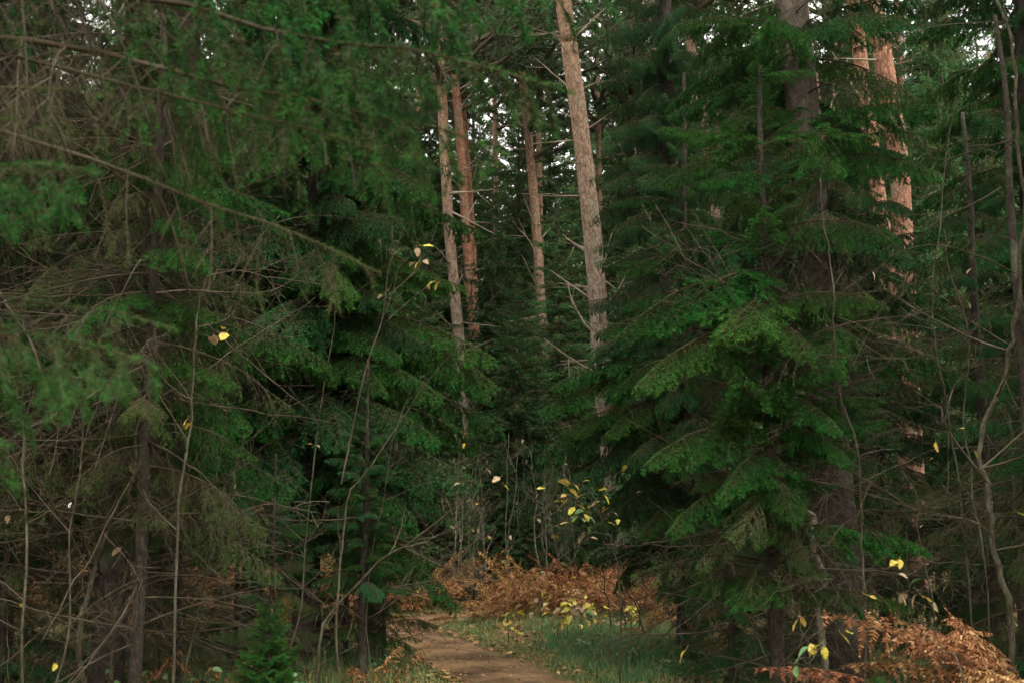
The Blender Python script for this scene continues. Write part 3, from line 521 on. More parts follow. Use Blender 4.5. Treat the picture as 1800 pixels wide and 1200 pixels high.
for px, Y, H, i, lab in ((905, 23.5, 6.5, 3, 'half grown spruce at the far side of the clearing, left of the tall pine'), (985, 25.5, 9, 0, 'brownish spruce just left of the tall pine trunk'), (745, 22, 7.5, 1, 'young spruce behind the slim pine on the left of the clearing'),
                         (865, 28, 10, 2, 'spruce with brown tinged twigs behind the paired pines'), (1120, 22.5, 7, 4, 'spruce at the right back corner of the clearing'), (830, 24.5, 4.2, 2, 'small spruce left of the middle behind the bracken'), (945, 23.8, 4.8, 1, 'small spruce behind the middle of the bracken'), (1040, 24.2, 4.5, 0, 'small spruce behind the bracken under the tall pine'), (780, 23.2, 4.0, 4, 'small spruce at the left end of the bracken'), (735, 21.8, 2.8, 3, 'bushy little spruce leaning into the bracken on the left'), (815, 21.6, 2.3, 0, 'bushy little spruce behind the rotten stump'), (880, 22.4, 3.0, 3, 'bushy little spruce among the thin bare stems, left of the middle'), (925, 21.5, 2.2, 2, 'low bushy spruce in the middle of the thin bare stems'), (970, 22.2, 2.9, 4, 'bushy little spruce behind the yellow leaves'), (1020, 21.4, 2.4, 3, 'low bushy spruce behind the bracken right of the middle'), (1070, 22.0, 3.0, 0, 'bushy little spruce at the foot of the tall pine'), (1125, 21.6, 2.6, 1, 'bushy little spruce at the right end of the bracken'), (660, 21, 8, 0, 'spruce behind the grey left trunk'), (1180, 19.5, 8, 3, 'spruce beneath the dark hanging one')):
    p = at(px, 900, Y); far_tree(p.x, Y, H, i, lab, None, 1.35)

# ------------------------------------------------------------------ bracken
def frond_arrays(seed, L=.8, arch=1.0, pairs=13, dry=1.0, f0=.3, pl=.36):
    rng = np.random.default_rng(seed); mb = MB()
    P, _ = curve_dir([0, 0, 0], [.25, 0, 1], L, 12, np.array([arch, rng.normal(0, .15), -arch * 1.1]), rng, .03)
    tube(mb, P, np.linspace(.0045, .0012, 13), 4, 1, rng.random(53))
    for k in range(pairs):
        f = f0 + (.98 - f0) * k / pairs; j = min(int(f * 12), 11); d = norm(P[j + 1] - P[j]); s0 = norm(np.cross(UP, d)); p = P[j] + (P[j + 1] - P[j]) * (f * 12 - j)
        for sd in (-1, 1):
            l = L * pl * (1 - f) ** .8 * rng.uniform(.6, 1.1) + .02; dd = norm(s0 * sd + d * .35 + np.array([0, 0, rng.normal(-.15, .3)]))
            m = max(4, int(l / .015)); Q, _ = curve_dir(p, dd, l, m, np.array([0, 0, -.7 * dry]) + rng.normal(0, .35, 3), rng, .07 * dry)
            t = norm(np.gradient(Q, axis=0)); b = norm(np.cross(t, UP) + 1e-5); u = np.cross(b, t)
            ln = (np.linspace(.03, .006, m + 1) * rng.uniform(.7, 1.2))[:, None]
            for e in (-1, 1):
                cu = rng.normal(-.45, .45, (m + 1, 1)) * dry; wd = norm(b * e + u * cu + t * .3); tip = Q + wd * ln + u * rng.normal(-.004, .004, (m + 1, 1))
                w = t * .0065; V = np.stack([Q - w, Q + w, tip + w * .55, tip - w * .55], 1).reshape(-1, 3); o4 = np.arange(m + 1)[:, None] * 4
                tn = np.repeat(np.clip(rng.normal(.45, .27, m + 1) + rng.normal(0, .12), 0, 1), 4)
                mb.add(V, np.concatenate([o4 + np.array([0, 1, 2]), o4 + np.array([0, 2, 3])]), 0, tn)
    return mb
FR = [frond_arrays(300 + i, L=(.8, .95, .7, .85, .6, 1.0)[i], arch=(.75, .5, 1.15, .9, 1.4, .6)[i]) for i in range(6)]
FROND = [f.mesh('frond', [M['bracken'], M['frond_stem']]) for f in FR]
TALL = [frond_arrays(340 + i, L=(1.55, 1.7, 1.4, 1.6, 1.45)[i], arch=(1.05, .75, 1.35, 1.15, 1.5)[i], f0=.5, pl=.38, pairs=15).mesh('frond', [M['bracken'], M['frond_stem']]) for i in range(5)]
def bracken_plant(seed):
    rng = np.random.default_rng(seed); mb = MB()
    for i in range(rng.integers(5, 8)):
        v, f, m, t = FR[rng.integers(6)].arrays(); az = rng.uniform(0, 6.28); s = rng.uniform(.75, 1.1); c, sn = math.cos(az), math.sin(az)
        v2 = v @ np.array([[c, -sn, 0], [sn, c, 0], [0, 0, 1]]).T * s + np.array([rng.normal(0, .08), rng.normal(0, .08), 0]); dt = rng.normal(0, .12)
        for mm in (0, 1):
            pass
        mb.v.append(v2); mb.f.append(f + mb.n); mb.m.append(m); mb.t.append(np.clip(t + dt, 0, 1)); mb.n += len(v2)
    return mb.mesh('bracken_plant', [M['bracken'], M['frond_stem']])
BP = [bracken_plant(i) for i in range(6)]
rnd = random.Random(8); n = 0
spots = []
while len(spots) < 210:
    x, y = rnd.uniform(-9, 3.3), rnd.uniform(15.5, 23)
    if float(path_dist(np.array([x]), np.array([y]))[0]) < (.8 if y < 18.5 else .35): continue
    if x > -2.0 and y < (16.2 + max(0, x) * .25 if x > -.55 else 18.3): continue
    if x < -1.9 and y < 15.2 - .35 * (x + 2) * .3: continue
    if any((x - a) ** 2 + (y - b) ** 2 < .16 for a, b in spots): continue
    spots.append((x, y))
for i, (x, y) in enumerate(spots):
    right = x > -2
    o = obj('bracken_fern', BP[i % 6]); s = rnd.uniform(.95, 1.3); o.location = (x, y, g1(x, y) - .02); o.rotation_euler = (rnd.gauss(0, .08), rnd.gauss(0, .08), rnd.uniform(0, 6.28)); o.scale = (s, s, s * rnd.uniform(.8, 1.05))
    tag(o, 'rust brown dead bracken in the thicket behind the path bend' if right else 'rust brown dead bracken glimpsed between the trunks of the left thicket', 'fern', 'bracken behind the path bend' if right else 'bracken behind the left thicket')
def near_fern(px, py, Y, label, seed, n=5, s0=1.0, leanto=None, tall=False):
    LIB = TALL if tall else FROND
    rnd = random.Random(seed); p = at(px, py, Y); z = g1(p.x, Y); root = empty('bracken_fern', (p.x, Y, z), label, 'fern', 'dead bracken in front on the right' if px > 1000 else 'small dead ferns under the left thicket')
    for i in range(n):
        az = (rnd.uniform(0, 6.28) if leanto is None else leanto + rnd.gauss(0, .9)); s = s0 * rnd.uniform(.85, 1.15)
        f = obj('frond', LIB[rnd.randrange(len(LIB))], root, Matrix.Translation((rnd.gauss(0, .05), rnd.gauss(0, .05), 0)) @ Matrix.Rotation(az, 4, 'Z') @ Matrix.Rotation(rnd.gauss(0, .15), 4, 'X') @ Matrix.Scale(s, 4))
    return root
near_fern(1605, 1200, 5.9, 'wide rust bracken whose frond tip reaches the grass by the path', 1, 4, 0.72, 2.9, True)
near_fern(1675, 1200, 6.2, 'rust bracken under the yellowing stalk at the lower right', 2, 4, 0.85, 2.8, True)
near_fern(1735, 1200, 6.8, 'bracken in the middle of the right hand clump', 3, 4, 0.90, None, True)
near_fern(1805, 1200, 6.0, 'tall pale brown bracken close to the lower right corner', 4, 5, 0.95, None, True)
near_fern(1915, 1200, 6.3, 'bracken cut by the right edge with arching fronds', 5, 5, 1.03, 2.8, True)
near_fern(1865, 1200, 7.0, 'bracken standing behind the right hand clump', 6, 4, 0.99, None, True)
near_fern(1635, 1200, 5.2, 'low bracken along the bottom edge on the right', 7, 4, 0.77, 2.0, True)
near_fern(1755, 1200, 5.1, 'lowest bracken at the bottom edge near the corner', 8, 4, 0.85, None, True)
near_fern(1855, 1200, 5.3, 'bracken filling the lower right corner', 16, 4, 0.90, None, True)
near_fern(1260, 1120, 11.5, 'little rust bracken at the foot of the dark right spruce', 9, 5, .7)
near_fern(1130, 1100, 14.5, 'rust bracken bent over the grass right of the path', 10, 6, .8)
near_fern(1190, 1090, 15.5, 'rust bracken beside the dark stakes right of the path', 11, 6, .95)
near_fern(140, 1140, 9.5, 'red brown fern standing in the dark lower left', 12, 4, .9, 0)
near_fern(215, 1180, 8.6, 'small red brown fern in the grass at the lower left', 13, 4, .7, 0)
near_fern(390, 1180, 9.0, 'red brown fern beside the little green spruce', 14, 4, .7)
near_fern(655, 1160, 9.6, 'dry brown fern hanging by the left verge of the path', 15, 4, .75)

# ------------------------------------------------------------------ broad leaves, saplings
def leaf_mesh(seed, w=.45, mat='yellow', curl=.5):
    rng = np.random.default_rng(seed); mb = MB(); n = 7; t = np.linspace(0, 1, n); hw = w * np.sin(np.pi * t ** .8) ** .8 * .5 + .003; hw[-1] = .002
    V = []; c = rng.normal(-curl, .25); fold = rng.uniform(.15, .5)
    for i in range(n):
        zc = c * t[i] ** 2 * .5; V += [[t[i], -hw[i], zc + fold * hw[i] + rng.normal(0, .02)], [t[i], 0, zc], [t[i], hw[i], zc + fold * hw[i] + rng.normal(0, .02)]]
    f = []
    for i in range(n - 1):
        a = i * 3; f += [[a, a + 1, a + 4], [a, a + 4, a + 3], [a + 1, a + 2, a + 5], [a + 1, a + 5, a + 4]]
    mb.add(V, f, 0, np.clip(rng.normal(.5, .2) + rng.normal(0, .12, n * 3), 0, 1)); segs(mb, [[-.35, 0, .06]], [[0.02, 0, 0]], .012, .012, 0, .3)
    return mb.mesh('leaf', [M[mat]], True)
LEAF = {k: [leaf_mesh(i * 3 + j, (.5, .62, .4, .55)[i], k) for i in range(4)] for j, k in enumerate(('yellow', 'pale', 'green'))}
def put_leaf(root, p, size, kd, rnd, droop=None):
    d = Vector((rnd.gauss(0, 1), rnd.gauss(0, 1), rnd.gauss(-.5, .5) if droop is None else droop)).normalized()
    obj('leaf', LEAF[kd][rnd.randrange(4)], root, frame(p, p + d, rnd.uniform(-.8, .8)) @ Matrix.Scale(size, 4))
def sapling(label, line, Y, r0, r1, seed, branches=8, blen=.6, leaves=(), mat='sapling', dY=0, group=None, name='bare_sapling', cat='sapling', bz=(.25, 1), extra=(), updir=.6, root_ground=True, twigs=True, bm='deadtwig'):
    """line: pixels from low to high along the stem; leaves: (px, py, size, kind)"""
    rng = np.random.default_rng(seed); rnd = random.Random(seed)
    pts = [at(x, y, Y + dY * i / max(1, len(line) - 1)) for i, (x, y) in enumerate(line)]
    base = Vector((pts[0].x, pts[0].y, g1(pts[0].x, pts[0].y)))
    if root_ground and pts[0].z > base.z + .05: pts = [base - Vector((0, 0, .05))] + pts
    root = empty(name, base, label, cat, group); P = smooth([tuple(p - base) for p in pts], 6); n = len(P)
    sl = np.linspace(0, 1, n)[:, None]; am = min(.05, .012 * np.linalg.norm(P[-1] - P[0]) + .006)      # stems are never quite straight
    P = P + am * (np.sin(sl * rng.uniform(5, 9) + rng.uniform(0, 6)) * rng.normal(0, .8, 3) + .5 * np.sin(sl * rng.uniform(14, 22) + rng.uniform(0, 6)) * rng.normal(0, .8, 3)) * np.minimum(1, sl * 6)
    mb = MB(); P = P + np.r_[np.zeros((1, 3)), np.cumsum(rng.standard_normal((n - 1, 3)), 0) * r0 * .42]; r0 *= .66; r1 *= .6; rad = np.linspace(r0, r1, n); tube(mb, P, rad, 7, 0, .5, .03, rng); obj('stem', mb.mesh('stem', [M[mat]], True), root)
    POOL = [P]
    def branch(p, d, L, r):
        mb = MB(); Q, de = curve_dir(p, d, L, 7, [0, 0, rng.normal(.05, .3)], rng, .09); tube(mb, Q, np.linspace(r, r * .25, 8), 4, 0, rng.random(33))
        for k in range(int(3 + L * 11) if twigs else 1):
            j = rng.integers(2, 8); dd = norm(de + rng.standard_normal(3) * .6); S, _ = curve_dir(Q[j], dd, L * rng.uniform(.12, .4), 4, [0, 0, .15], rng, .1); segs(mb, S[:-1], S[1:], np.linspace(r * .35, r * .2, 4), np.linspace(r * .3, r * .15, 4), 0, rng.random(4))
        obj('branch', mb.mesh('branch', [M[bm]]), root)
    for i in range(branches):
        j = int(rng.uniform(*bz) * (n - 1)); T_ = norm(P[min(j + 1, n - 1)] - P[max(j - 1, 0)]); az = rng.uniform(0, 6.28)
        d = norm(np.array([math.cos(az), math.sin(az) * .7, 0]) + T_ * updir + rng.standard_normal(3) * .15); branch(P[j], d, blen * rng.uniform(.5, 1.3) * (1 - .4 * j / n), max(.002, rad[j] * .5))
    for (ln, r) in extra:      # limbs that the photograph shows singly
        Q = smooth([tuple(at(x, y, Y + dY * .5) - base) for x, y in ln], 6); POOL[0] = np.concatenate([POOL[0], Q]); mb = MB(); tube(mb, Q, np.linspace(r, r * .3, len(Q)), 5, 0, rng.random(len(Q) * 5 + 1))
        for k in range(5):
            j = rng.integers(len(Q) // 3, len(Q)); dd = norm(Q[-1] - Q[0] + rng.standard_normal(3) * .7); S, _ = curve_dir(Q[j], dd, rng.uniform(.12, .4), 4, [0, 0, .1], rng, .1); segs(mb, S[:-1], S[1:], r * .3, r * .22, 0, rng.random(4))
        obj('branch', mb.mesh('branch', [M[bm]]), root)
    for (x, y, s, kd) in leaves:
        lp = at(x, y, Y + dY * .5) - base; put_leaf(root, lp, s, kd, rnd); q = np.array(lp); k = POOL[0][np.argmin(np.linalg.norm(POOL[0] - q, axis=1))]
        ln = np.linalg.norm(q - k)
        if ln > .02:
            mid = (k + q) / 2 + rng.normal(0, .08, 3) * ln + np.array([0, 0, .06 * ln]); mb = MB(); S = smooth([k, mid, q], 4); tube(mb, S, np.linspace(.0022, .0012, len(S)), 4, 0, .4); obj('twig', mb.mesh('twig', [M['twig']]), root); POOL[0] = np.concatenate([POOL[0], S])
    return root
# bare shrubs and saplings, left
sapling('bare sapling with long limb arching over the path edge', [(560, 1130), (600, 1070), (690, 975), (760, 945), (800, 925), (848, 893)], 7.6, .016, .004, 1, 5, .5, extra=[([(700, 968), (770, 915), (800, 890), (822, 862)], .006), ([(735, 948), (800, 930), (840, 880), (880, 858)], .004)],
        leaves=[(855, 824, .06, 'pale'), (878, 838, .07, 'pale'), (886, 852, .05, 'yellow'), (798, 853, .05, 'pale')])
sapling('upright bare sapling with yellow leaves high beside the slim pine', [(598, 1180), (596, 1000), (598, 860), (640, 800), (690, 720), (735, 690), (790, 640), (840, 582)], 6.8, .012, .003, 2, 6, .45, bz=(.1, .6),
        leaves=[(742, 432, .075, 'yellow'), (733, 436, .06, 'pale'), (737, 458, .07, 'yellow'), (745, 458, .065, 'pale'), (728, 462, .05, 'pale'), (764, 494, .075, 'yellow'), (772, 496, .06, 'yellow'), (755, 497, .05, 'yellow'), (672, 518, .05, 'pale')],
        extra=[([(600, 850), (640, 660), (672, 560), (684, 470), (712, 400)], .006), ([(684, 520), (735, 470), (738, 440)], .003), ([(684, 560), (730, 520), (765, 492)], .003)])
sapling('crooked bare shrub with yellow leaf pair in the left thicket', [(300, 1180), (312, 900), (330, 700), (345, 560), (372, 480), (420, 430), (480, 390)], 6.3, .014, .004, 3, 12, .6, leaves=[(376, 588, .07, 'pale'), (366, 592, .06, 'pale'), (398, 585, .085, 'yellow'), (392, 576, .06, 'yellow'), (330, 735, .06, 'yellow'), (336, 742, .05, 'yellow')],
        extra=[([(275, 515), (330, 510), (400, 514), (480, 510), (545, 468)], .004), ([(345, 575), (400, 560), (425, 520)], .004)])
sapling('leaning grey sapling trunk low in the left thicket', [(165, 1190), (190, 1060), (205, 960), (222, 860), (245, 700), (262, 560), (268, 460), (250, 400)], 7.4, .032, .012, 4, 14, .7, leaves=[(230, 815, .07, 'pale'), (236, 820, .05, 'pale'), (240, 884, .07, 'yellow'), (280, 915, .085, 'pale'), (272, 912, .05, 'pale'), (213, 962, .075, 'pale')])
sapling('second slanting sapling beside the leaning grey trunk', [(195, 1190), (225, 1010), (245, 880), (262, 800), (275, 720)], 7.9, .026, .012, 5, 10, .6)
sapling('thin arched stem crossing low over the dark left trunk', [(90, 1190), (92, 1000), (115, 880), (160, 720), (230, 560), (248, 450)], 6.6, .012, .004, 6, 9, .6, leaves=[(98, 1165, .06, 'yellow')])
sapling('twiggy shrub at the left edge with upright grey shoots', [(60, 1200), (58, 900), (40, 760), (15, 660), (0, 600)], 6.0, .013, .006, 7, 14, .7, leaves=[(14, 905, .05, 'pale'), (38, 1060, .06, 'yellow')], extra=[([(80, 690), (62, 620), (50, 590)], .009), ([(100, 650), (95, 600)], .007)])
sapling('dark forked shrub stem over the orange bracken', [(330, 1200), (365, 1060), (385, 960), (405, 850), (430, 760)], 8.2, .015, .005, 8, 14, .6, leaves=[(272, 1112, .06, 'yellow'), (283, 1112, .05, 'pale'), (265, 1113, .05, 'pale'), (413, 848, .045, 'pale'), (439, 926, .04, 'pale'), (462, 893, .05, 'yellow')])
sapling('bare shrub at the edge of the left thicket near the path', [(500, 1190), (520, 1060), (530, 940), (560, 830), (575, 700), (590, 560), (570, 460)], 8.6, .013, .004, 9, 14, .6, leaves=[(548, 780, .05, 'yellow'), (556, 782, .045, 'pale')])
sapling('thin bare shrub with fans of pale twigs above the path bend', [(640, 1130), (650, 1000), (680, 880), (700, 790), (720, 700)], 9.8, .01, .003, 10, 14, .7, leaves=[(820, 760, .06, 'yellow'), (817, 778, .05, 'yellow')])
# right
sapling('crooked bare sapling trunk rising along the right edge', [(1752, 1130), (1738, 1000), (1735, 860), (1742, 800), (1795, 640), (1785, 480), (1770, 330), (1745, 160), (1720, 0)], 6.6, .028, .014, 21, 10, .9, mat='sapling', leaves=[(1736, 92, .05, 'pale'), (1690, 752, .05, 'yellow'), (1645, 776, .06, 'yellow'), (1712, 790, .05, 'yellow'), (1790, 900, .07, 'yellow')],
        extra=[([(1740, 850), (1690, 790), (1660, 740), (1655, 700)], .012), ([(1785, 480), (1720, 450), (1640, 430), (1560, 450)], .005), ([(1760, 330), (1680, 370), (1560, 380)], .004)], updir=.2)
sapling('pale dead stem bending beside the crooked right sapling', [(1735, 1000), (1722, 860), (1690, 760), (1702, 670), (1694, 560), (1682, 480), (1668, 420)], 7.4, .009, .007, 22, 6, .5, mat='sapling', leaves=[(1700, 482, .05, 'pale'), (1702, 532, .045, 'pale'), (1533, 478, .06, 'pale'), (1640, 486, .05, 'pale')])
sapling('greenish grey slim trunk in the shade right of the path', [(1443, 1090), (1436, 1000), (1428, 920), (1418, 850), (1405, 700)], 8.6, .042, .03, 23, 4, .5, mat='lichen_bark')
sapling('straight thin stem before the black hollow on the right', [(1515, 1110), (1505, 960), (1498, 850), (1488, 720), (1478, 600), (1462, 450), (1450, 300)], 7.1, .013, .006, 24, 9, .5, leaves=[(1520, 1045, .085, 'yellow'), (1528, 1047, .05, 'yellow')], extra=[([(1506, 910), (1525, 860), (1548, 800)], .004), ([(1500, 640), (1540, 560), (1570, 520)], .004)])
sapling('bare shrub with level grey twigs at the right edge', [(1640, 1120), (1620, 960), (1600, 860), (1570, 800)], 7.8, .012, .004, 25, 16, .8, updir=.1, leaves=[(1708, 1000 - 120, .05, 'pale'), (1640, 805, .05, 'yellow'), (1624, 922, .04, 'pale')])
sapling('bare shrub with thin twigs high on the right', [(1690, 900), (1660, 700), (1640, 520), (1650, 350), (1680, 180)], 8.6, .014, .005, 26, 16, 1.0, updir=.15)
sapling('yellowing stalk with a few pale leaves above the right bracken', [(1700, 1190), (1660, 1130), (1635, 1080), (1612, 1050), (1600, 1030)], 4.9, .006, .0025, 27, 1, .15, bz=(.9, 1), name='leafy_seedling', cat='seedling', twigs=False,
        leaves=[(1575, 985, .06, 'yellow'), (1582, 982, .05, 'yellow'), (1560, 998, .045, 'pale'), (1578, 1008, .045, 'pale'), (1600, 1028, .05, 'green'), (1592, 1042, .06, 'pale'), (1610, 1044, .06, 'pale'), (1580, 1045, .05, 'pale'), (1620, 1046, .05, 'yellow'), (1640, 1058, .05, 'pale'), (1575, 1092, .04, 'yellow')],
        extra=[([(1600, 1035), (1590, 1000), (1576, 985)], .002)])
sapling('thin stalk holding one bright yellow leaf on the right', [(1420, 1180), (1412, 1110), (1395, 1060), (1380, 1045)], 5.4, .004, .002, 28, 2, .15, name='leafy_seedling', cat='seedling', twigs=False, leaves=[(1405, 1080, .07, 'yellow'), (1402, 1088, .06, 'yellow'), (1478, 1113, .07, 'yellow'), (1488, 1110, .06, 'yellow')])
sapling('yellow green seedling lying over the right bracken', [(1400, 1190), (1420, 1165), (1435, 1140), (1450, 1125)], 4.8, .004, .002, 29, 0, .1, name='leafy_seedling', cat='seedling', leaves=[(1425, 1135, .07, 'green'), (1440, 1132, .06, 'yellow'), (1448, 1135, .055, 'yellow'), (1430, 1150, .06, 'yellow'), (1412, 1155, .055, 'green'), (1400, 1170, .06, 'green'), (1205, 1142, .06, 'yellow')])
# yellow leaved sapling before the dark skirts
sapling('sapling with yellow leaves hanging in front of the dark right spruce', [(1085, 1060), (1082, 960), (1060, 900), (1030, 860), (1005, 845)], 10.3, .012, .004, 31, 5, .5, name='leafy_sapling',
        leaves=[(1033, 927, 0.068, 'green'), (1020, 882, 0.051, 'green'), (1028, 911, 0.100, 'green'), (983, 880, 0.070, 'yellow'), (1032, 907, 0.096, 'green'), (1026, 845, 0.053, 'yellow'), (1026, 897, 0.093, 'green'), (959, 852, 0.069, 'green'), (976, 923, 0.072, 'yellow'), (1042, 880, 0.057, 'yellow'), (1027, 934, 0.089, 'pale'), (966, 917, 0.079, 'green'), (958, 857, 0.084, 'yellow'), (1102, 817, 0.084, 'yellow'), (1019, 864, 0.077, 'yellow'), (1024, 869, 0.092, 'pale'), (1027, 900, 0.093, 'green'), (1087, 918, 0.071, 'yellow'), (1069, 893, 0.071, 'yellow'), (1080, 901, 0.052, 'pale'), (948, 868, 0.064, 'yellow'), (1062, 889, 0.054, 'yellow'), (1126, 864, 0.065, 'pale'), (1036, 897, 0.093, 'pale'), (1016, 902, 0.093, 'green'), (985, 898, 0.082, 'yellow'), (1003, 850, .12, 'yellow'), (1000, 858, .115, 'yellow'), (995, 868, .10, 'yellow'), (1010, 852, .10, 'yellow'), (980, 880, .10, 'yellow'), (992, 884, .095, 'yellow'), (1015, 886, .10, 'yellow'), (1010, 890, .095, 'yellow'), (1036, 886, .06, 'yellow'), (1028, 902, .095, 'yellow'), (1000, 918, .10, 'yellow'), (1020, 944, .07, 'pale'), (1038, 944, .07, 'pale'), (1060, 868, .11, 'yellow'), (1055, 880, .1, 'pale'), (1065, 860, .10, 'yellow'), (1070, 918, .07, 'yellow'), (1048, 897, .07, 'green'), (1086, 914, .06, 'yellow')],
        extra=[([(1060, 905), (1020, 880), (985, 878)], .004), ([(1075, 940), (1040, 935), (1020, 942)], .004)])
# thin bare stems of the clearing
rnd = random.Random(12); GS = 'thin bare stems behind the bracken'
for i in range(52):
    x0 = rnd.uniform(760, 1130); Y = rnd.uniform(20, 24.5); top = rnd.uniform(760, 900); l = rnd.gauss(0, 14); lv = []
    if rnd.random() < .75: lv = [(x0 + l + rnd.uniform(-20, 20), rnd.uniform(top, 960), .1, rnd.choice(('pale', 'pale', 'yellow'))) for _ in range(rnd.randint(1, 4))]
    sapling('thin pale bare stem standing in the row behind the bracken', [(x0, 1020), (x0 + l * .4, (1020 + top) / 2), (x0 + l, top)], Y, rnd.uniform(.014, .03), .006, 100 + i, rnd.randint(5, 9), .9, mat='lichen_bark', bm='stubwood', leaves=lv, group=GS, bz=(.3, 1), updir=.9)
# dark stakes of dead stems right of the path
for i, (x, y0, y1) in enumerate(((1135, 1120, 1060), (1122, 1085, 1010), (1095, 1085, 1000), (1075, 1080, 990), (1110, 1100, 1040))):
    sapling(('dark leaning dead stem nearest the grass on the right verge', 'short dark dead stem among the right verge stems', 'tall dark dead stem leaning over the bracken', 'dark dead stem at the left of the verge stems', 'stubby dark dead stem in the middle of the verge stems')[i], [(x, y0), (x - 8, (y0 + y1) / 2), (x - 12, y1)], 14.2 + i * .4, .02, .008, 150 + i, 3, .4, mat='dark_bark', name='dead_stem', cat='dead stem', group='dark dead stems on the right verge')

# ------------------------------------------------------------------ seedlings of spruce, stump, broad-leaved seedlings in the bracken
spruce('little bright green spruce seedling in front at the lower left', at(472, 1200, 6.7).x, 6.7, .98, .012, .55, .12, .95, 85, ['young'], 0, seed=51, top=False, pitch=(8, 40), name='spruce_seedling', cat='seedling')
spruce('tiny spruce seedling among the right bracken', at(1530, 1200, 5.6).x, 5.6, .75, .01, .35, .1, .73, 30, ['young'], 0, seed=52, top=False, pitch=(8, 40), name='spruce_seedling', cat='seedling')
spruce('small shaded spruce seedling by the path under the dark right spruce', at(1225, 1150, 10.5).x, 10.5, .7, .01, .4, .08, .68, 34, ['young', 'cool'], 0, seed=53, top=False, pitch=(5, 35), name='spruce_seedling', cat='seedling')
mb = MB(); rg = np.random.default_rng(4); tube(mb, [[0, 0, -.1], [0, 0, .1], [.01, 0, .5], [.02, .01, .6], [.03, .01, .66]], [.14, .11, .1, .095, .05], 14, 0, .5, .13, rg)
p = at(843, 1010, 20); o = obj('tree_stump', mb.mesh('tree_stump', [M['stump']], False)); o.location = (p.x, 20, g1(p.x, 20)); tag(o, 'dark rotten stump poking out of the bracken', 'stump')
rnd = random.Random(21)
for i in range(60):
    px = rnd.uniform(705, 1140); py = rnd.uniform(1010, 1090); Y = 1.6 * F / (py + 40 - 900) if py > 1050 else rnd.uniform(17.8, 19.5)
    p = at(px, py, Y); base = Vector((p.x, Y, g1(p.x, Y)))
    if float(path_dist(np.array([p.x]), np.array([Y]))[0]) < .8: continue
    kd = rnd.choice(('yellow', 'yellow', 'green', 'yellow')); root = empty('leafy_seedling', base, 'low seedling with yellowing leaves among the bracken' , 'seedling', 'yellowing seedlings in the bracken'); h = max(.25, p.z - base.z + .1)
    mb = MB(); rg = np.random.default_rng(i); Q, _ = curve_dir([0, 0, -.03], [0, 0, 1], h, 5, rg.normal(0, .2, 3), rg, .04); tube(mb, Q, np.linspace(.006, .002, 6), 4, 0, .4); obj('stem', mb.mesh('stem', [M['twig']]), root)
    for k in range(rnd.randint(4, 8)):
        c = Q[rnd.randint(3, 5)]; put_leaf(root, Vector(c) + Vector((rnd.gauss(0, .07), rnd.gauss(0, .05), rnd.gauss(0, .04))), rnd.uniform(.09, .15), kd if rnd.random() < .7 else 'pale', rnd, droop=-.3)

for i, (px, Y, lab) in enumerate(((300, 9.0, 'green leafed seedling in the grass near the small red fern'), (345, 8.4, 'pale green seedling at the bottom edge left of the little spruce'), (420, 8.8, 'green seedling crowding the little bright spruce'), (240, 8.6, 'dark green seedling at the lower left among dry grass'), (560, 9.2, 'green seedling under the bare sapling by the left verge'), (110, 8.8, 'green seedling near the lower left corner'), (640, 11.2, 'green seedling on the left verge of the path'), (1110, 12.5, 'green seedling in the grass right of the path'), (1020, 13.6, 'small green seedling in the middle of the right verge'), (1190, 11.4, 'green seedling below the dark right skirts'))):
    p = at(px, 1000, Y); base = Vector((p.x, Y, g1(p.x, Y))); root = empty('leafy_seedling', base, lab, 'seedling', 'green seedlings in the grass'); rg = np.random.default_rng(900 + i)
    for k in range(5):
        mb = MB(); Q, _ = curve_dir([0, 0, -.02], norm(np.array([rg.normal(0, .5), rg.normal(0, .5), 1])), rg.uniform(.25, .5) * (1 if Y < 11 else .6), 5, rg.normal(0, .3, 3), rg, .05); tube(mb, Q, np.linspace(.003, .0012, 6), 4, 0, .4); obj('stem', mb.mesh('stem', [M['twig']]), root)
        for q in Q[2:]:
            for _ in range(2): put_leaf(root, Vector(q), rnd.uniform(.05, .085), 'green', rnd, droop=rnd.gauss(-.1, .3))
# ------------------------------------------------------------------ grass and leaf litter
def blades(name, n, region, hts, tint, seed, wid=.005):
    rng = np.random.default_rng(seed); x, y = region(rng, n); keep = np.ones(len(x), bool); d = path_dist(x, y); keep &= d > .36 + .3 * rng.random(len(x)) ** .7; x, y, d = x[keep], y[keep], d[keep]; n = len(x)
    z = gz(x, y, d); h = rng.uniform(*hts, n) * np.clip(.45 + (d - .55) * .7, .4, 1); az = rng.uniform(0, 6.28, n); ln = rng.uniform(.15, .9, n)
    b = np.stack([x, y, z - .005], -1); o = np.stack([np.cos(az), np.sin(az), np.zeros(n)], -1); w = np.stack([-np.sin(az), np.cos(az), np.zeros(n)], -1) * wid / 2
    m = b + o * (h * ln * .35)[:, None] + UP * (h * .62)[:, None]; t = b + o * (h * ln)[:, None] + UP * (h * (1 - .35 * ln))[:, None]
    V = np.stack([b - w, b + w, m + w * .8, m - w * .8, t], 1).reshape(-1, 3); k = np.arange(n)[:, None] * 5
    f = np.concatenate([k + np.array(q) for q in ([0, 1, 2], [0, 2, 3], [3, 2, 4])])
    tn = np.clip(tint(rng, x, y, d), 0, 1); return V, f, np.repeat(tn, 5)
def tufts(x0, x1, y0, y1, per=26, sp=.07):
    def reg(rng, n):
        c = max(1, n // per); cx, cy = rng.uniform(x0, x1, c), rng.uniform(y0, y1, c); i = rng.integers(0, c, n); return cx[i] + rng.normal(0, sp, n), cy[i] + rng.normal(0, sp, n)
    return reg
def even(x0, x1, y0, y1): return lambda rng, n: (rng.uniform(x0, x1, n), rng.uniform(y0, y1, n))
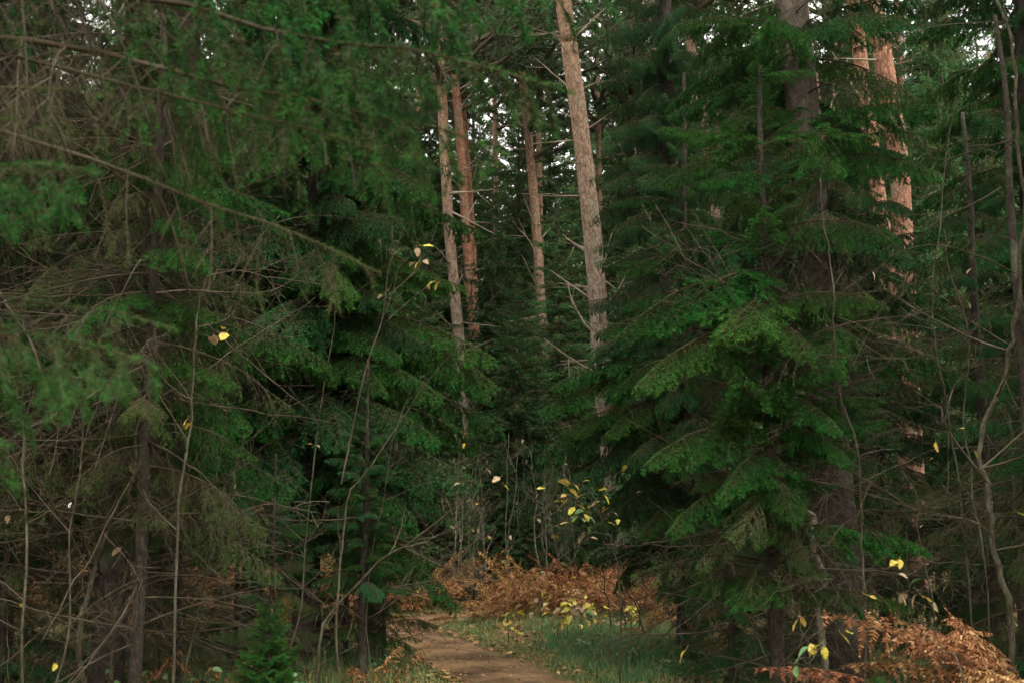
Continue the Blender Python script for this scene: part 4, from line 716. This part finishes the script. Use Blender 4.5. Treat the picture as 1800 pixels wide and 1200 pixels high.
def verge(rng, n):
    i = rng.integers(45, len(PS) - 2, n); s = rng.choice((-1, 1), n) * (.55 + np.abs(rng.normal(0, .22, n))); p = PS[i] + Nn[i] * s[:, None] + rng.normal(0, .08, (n, 2)); return p[:, 0], p[:, 1]
gtint = lambda rng, x, y, d: np.where(rng.random(len(x)) < .28 + .3 * np.sin(x * 2.1 + 1) * np.sin(y * 1.7), rng.uniform(0, .4, len(x)), rng.uniform(.5, 1, len(x)))
ytint = lambda rng, x, y, d: rng.uniform(0, .48, len(x)) + .4 * (rng.random(len(x)) < .35)
mb = MB()
for a in ((None, 26000, tufts(.2, 4.2, 9.5, 17, 30, .1), (.05, .17), gtint, 1), (None, 16000, tufts(-2.8, -.2, 9, 15.5, 30, .08), (.06, .2), gtint, 2), (None, 52000, verge, (.05, .17), ytint, 3), (None, 16000, tufts(-7, -1.2, 7.5, 14, 30, .09), (.1, .32), gtint, 4),
          (None, 14000, tufts(.4, 3.2, 10.5, 15.5, 40, .12), (.06, .16), lambda rng, x, y, d: rng.uniform(.55, 1, len(x)), 8), (None, 5000, tufts(1.2, 4.5, 5, 9.5, 30, .08), (.06, .2), gtint, 5), (None, 6000, tufts(-1.6, .9, 15.3, 17.8, 30, .08), (.06, .18), gtint, 6), (None, 8000, even(-3, 3.5, 16.5, 22), (.08, .22), ytint, 7)):
    V, f, t = blades(*a); mb.add(V, f, 0, t)
o = obj('grass', mb.mesh('grass', [M['grass']])); o['kind'] = 'stuff'; o['label'] = 'tufts of green and straw coloured grass beside the path'
def litter(n, region, seed, size=(.025, .06), free=.5):
    rng = np.random.default_rng(seed); x, y = region(rng, n); k = path_dist(x, y) > free; x, y = x[k], y[k]; n = len(x); z = gz(x, y) + .02 + rng.uniform(0, .015, n); s = rng.uniform(*size, n)[:, None]; az = rng.uniform(0, 6.28, n)
    u = norm(np.stack([np.cos(az), np.sin(az), rng.normal(0, .3, n)], -1)); w = norm(np.cross(UP + rng.normal(0, .25, (n, 3)), u)); c = np.stack([x, y, z], -1); lift = UP * rng.uniform(0, .35, (n, 1)) * s
    V = np.stack([c - u * s, c - w * s * .45 + lift, c + u * s, c + w * s * .45 + lift], 1).reshape(-1, 3); k = np.arange(n)[:, None] * 4
    return V, np.concatenate([k + np.array([0, 1, 2]), k + np.array([0, 2, 3])]), np.repeat(np.clip(rng.normal(.4, .22, n), 0, 1), 4)
def alongpath(rng, n):
    i = rng.integers(36, len(PS) - 2, n); p = PS[i] + Nn[i] * rng.normal(0, .45, n)[:, None] + rng.normal(0, .1, (n, 2)); return p[:, 0], p[:, 1]
mb = MB()
for a in ((2200, alongpath, 1, (.006, .026), 0), (7000, even(-7, 6, 6, 20), 2), (2500, even(-1.5, 4, 10, 19), 3), (3500, even(-3, -.4, 9.5, 16), 5), (1200, even(-1.9, -.2, 16.4, 18.6), 4)):
    V, f, t = litter(*a); mb.add(V, f, 0, t)
o = obj('fallen_leaves', mb.mesh('fallen_leaves', [M['litter']])); o['kind'] = 'stuff'; o['label'] = 'brown and yellow leaves scattered over the forest floor'
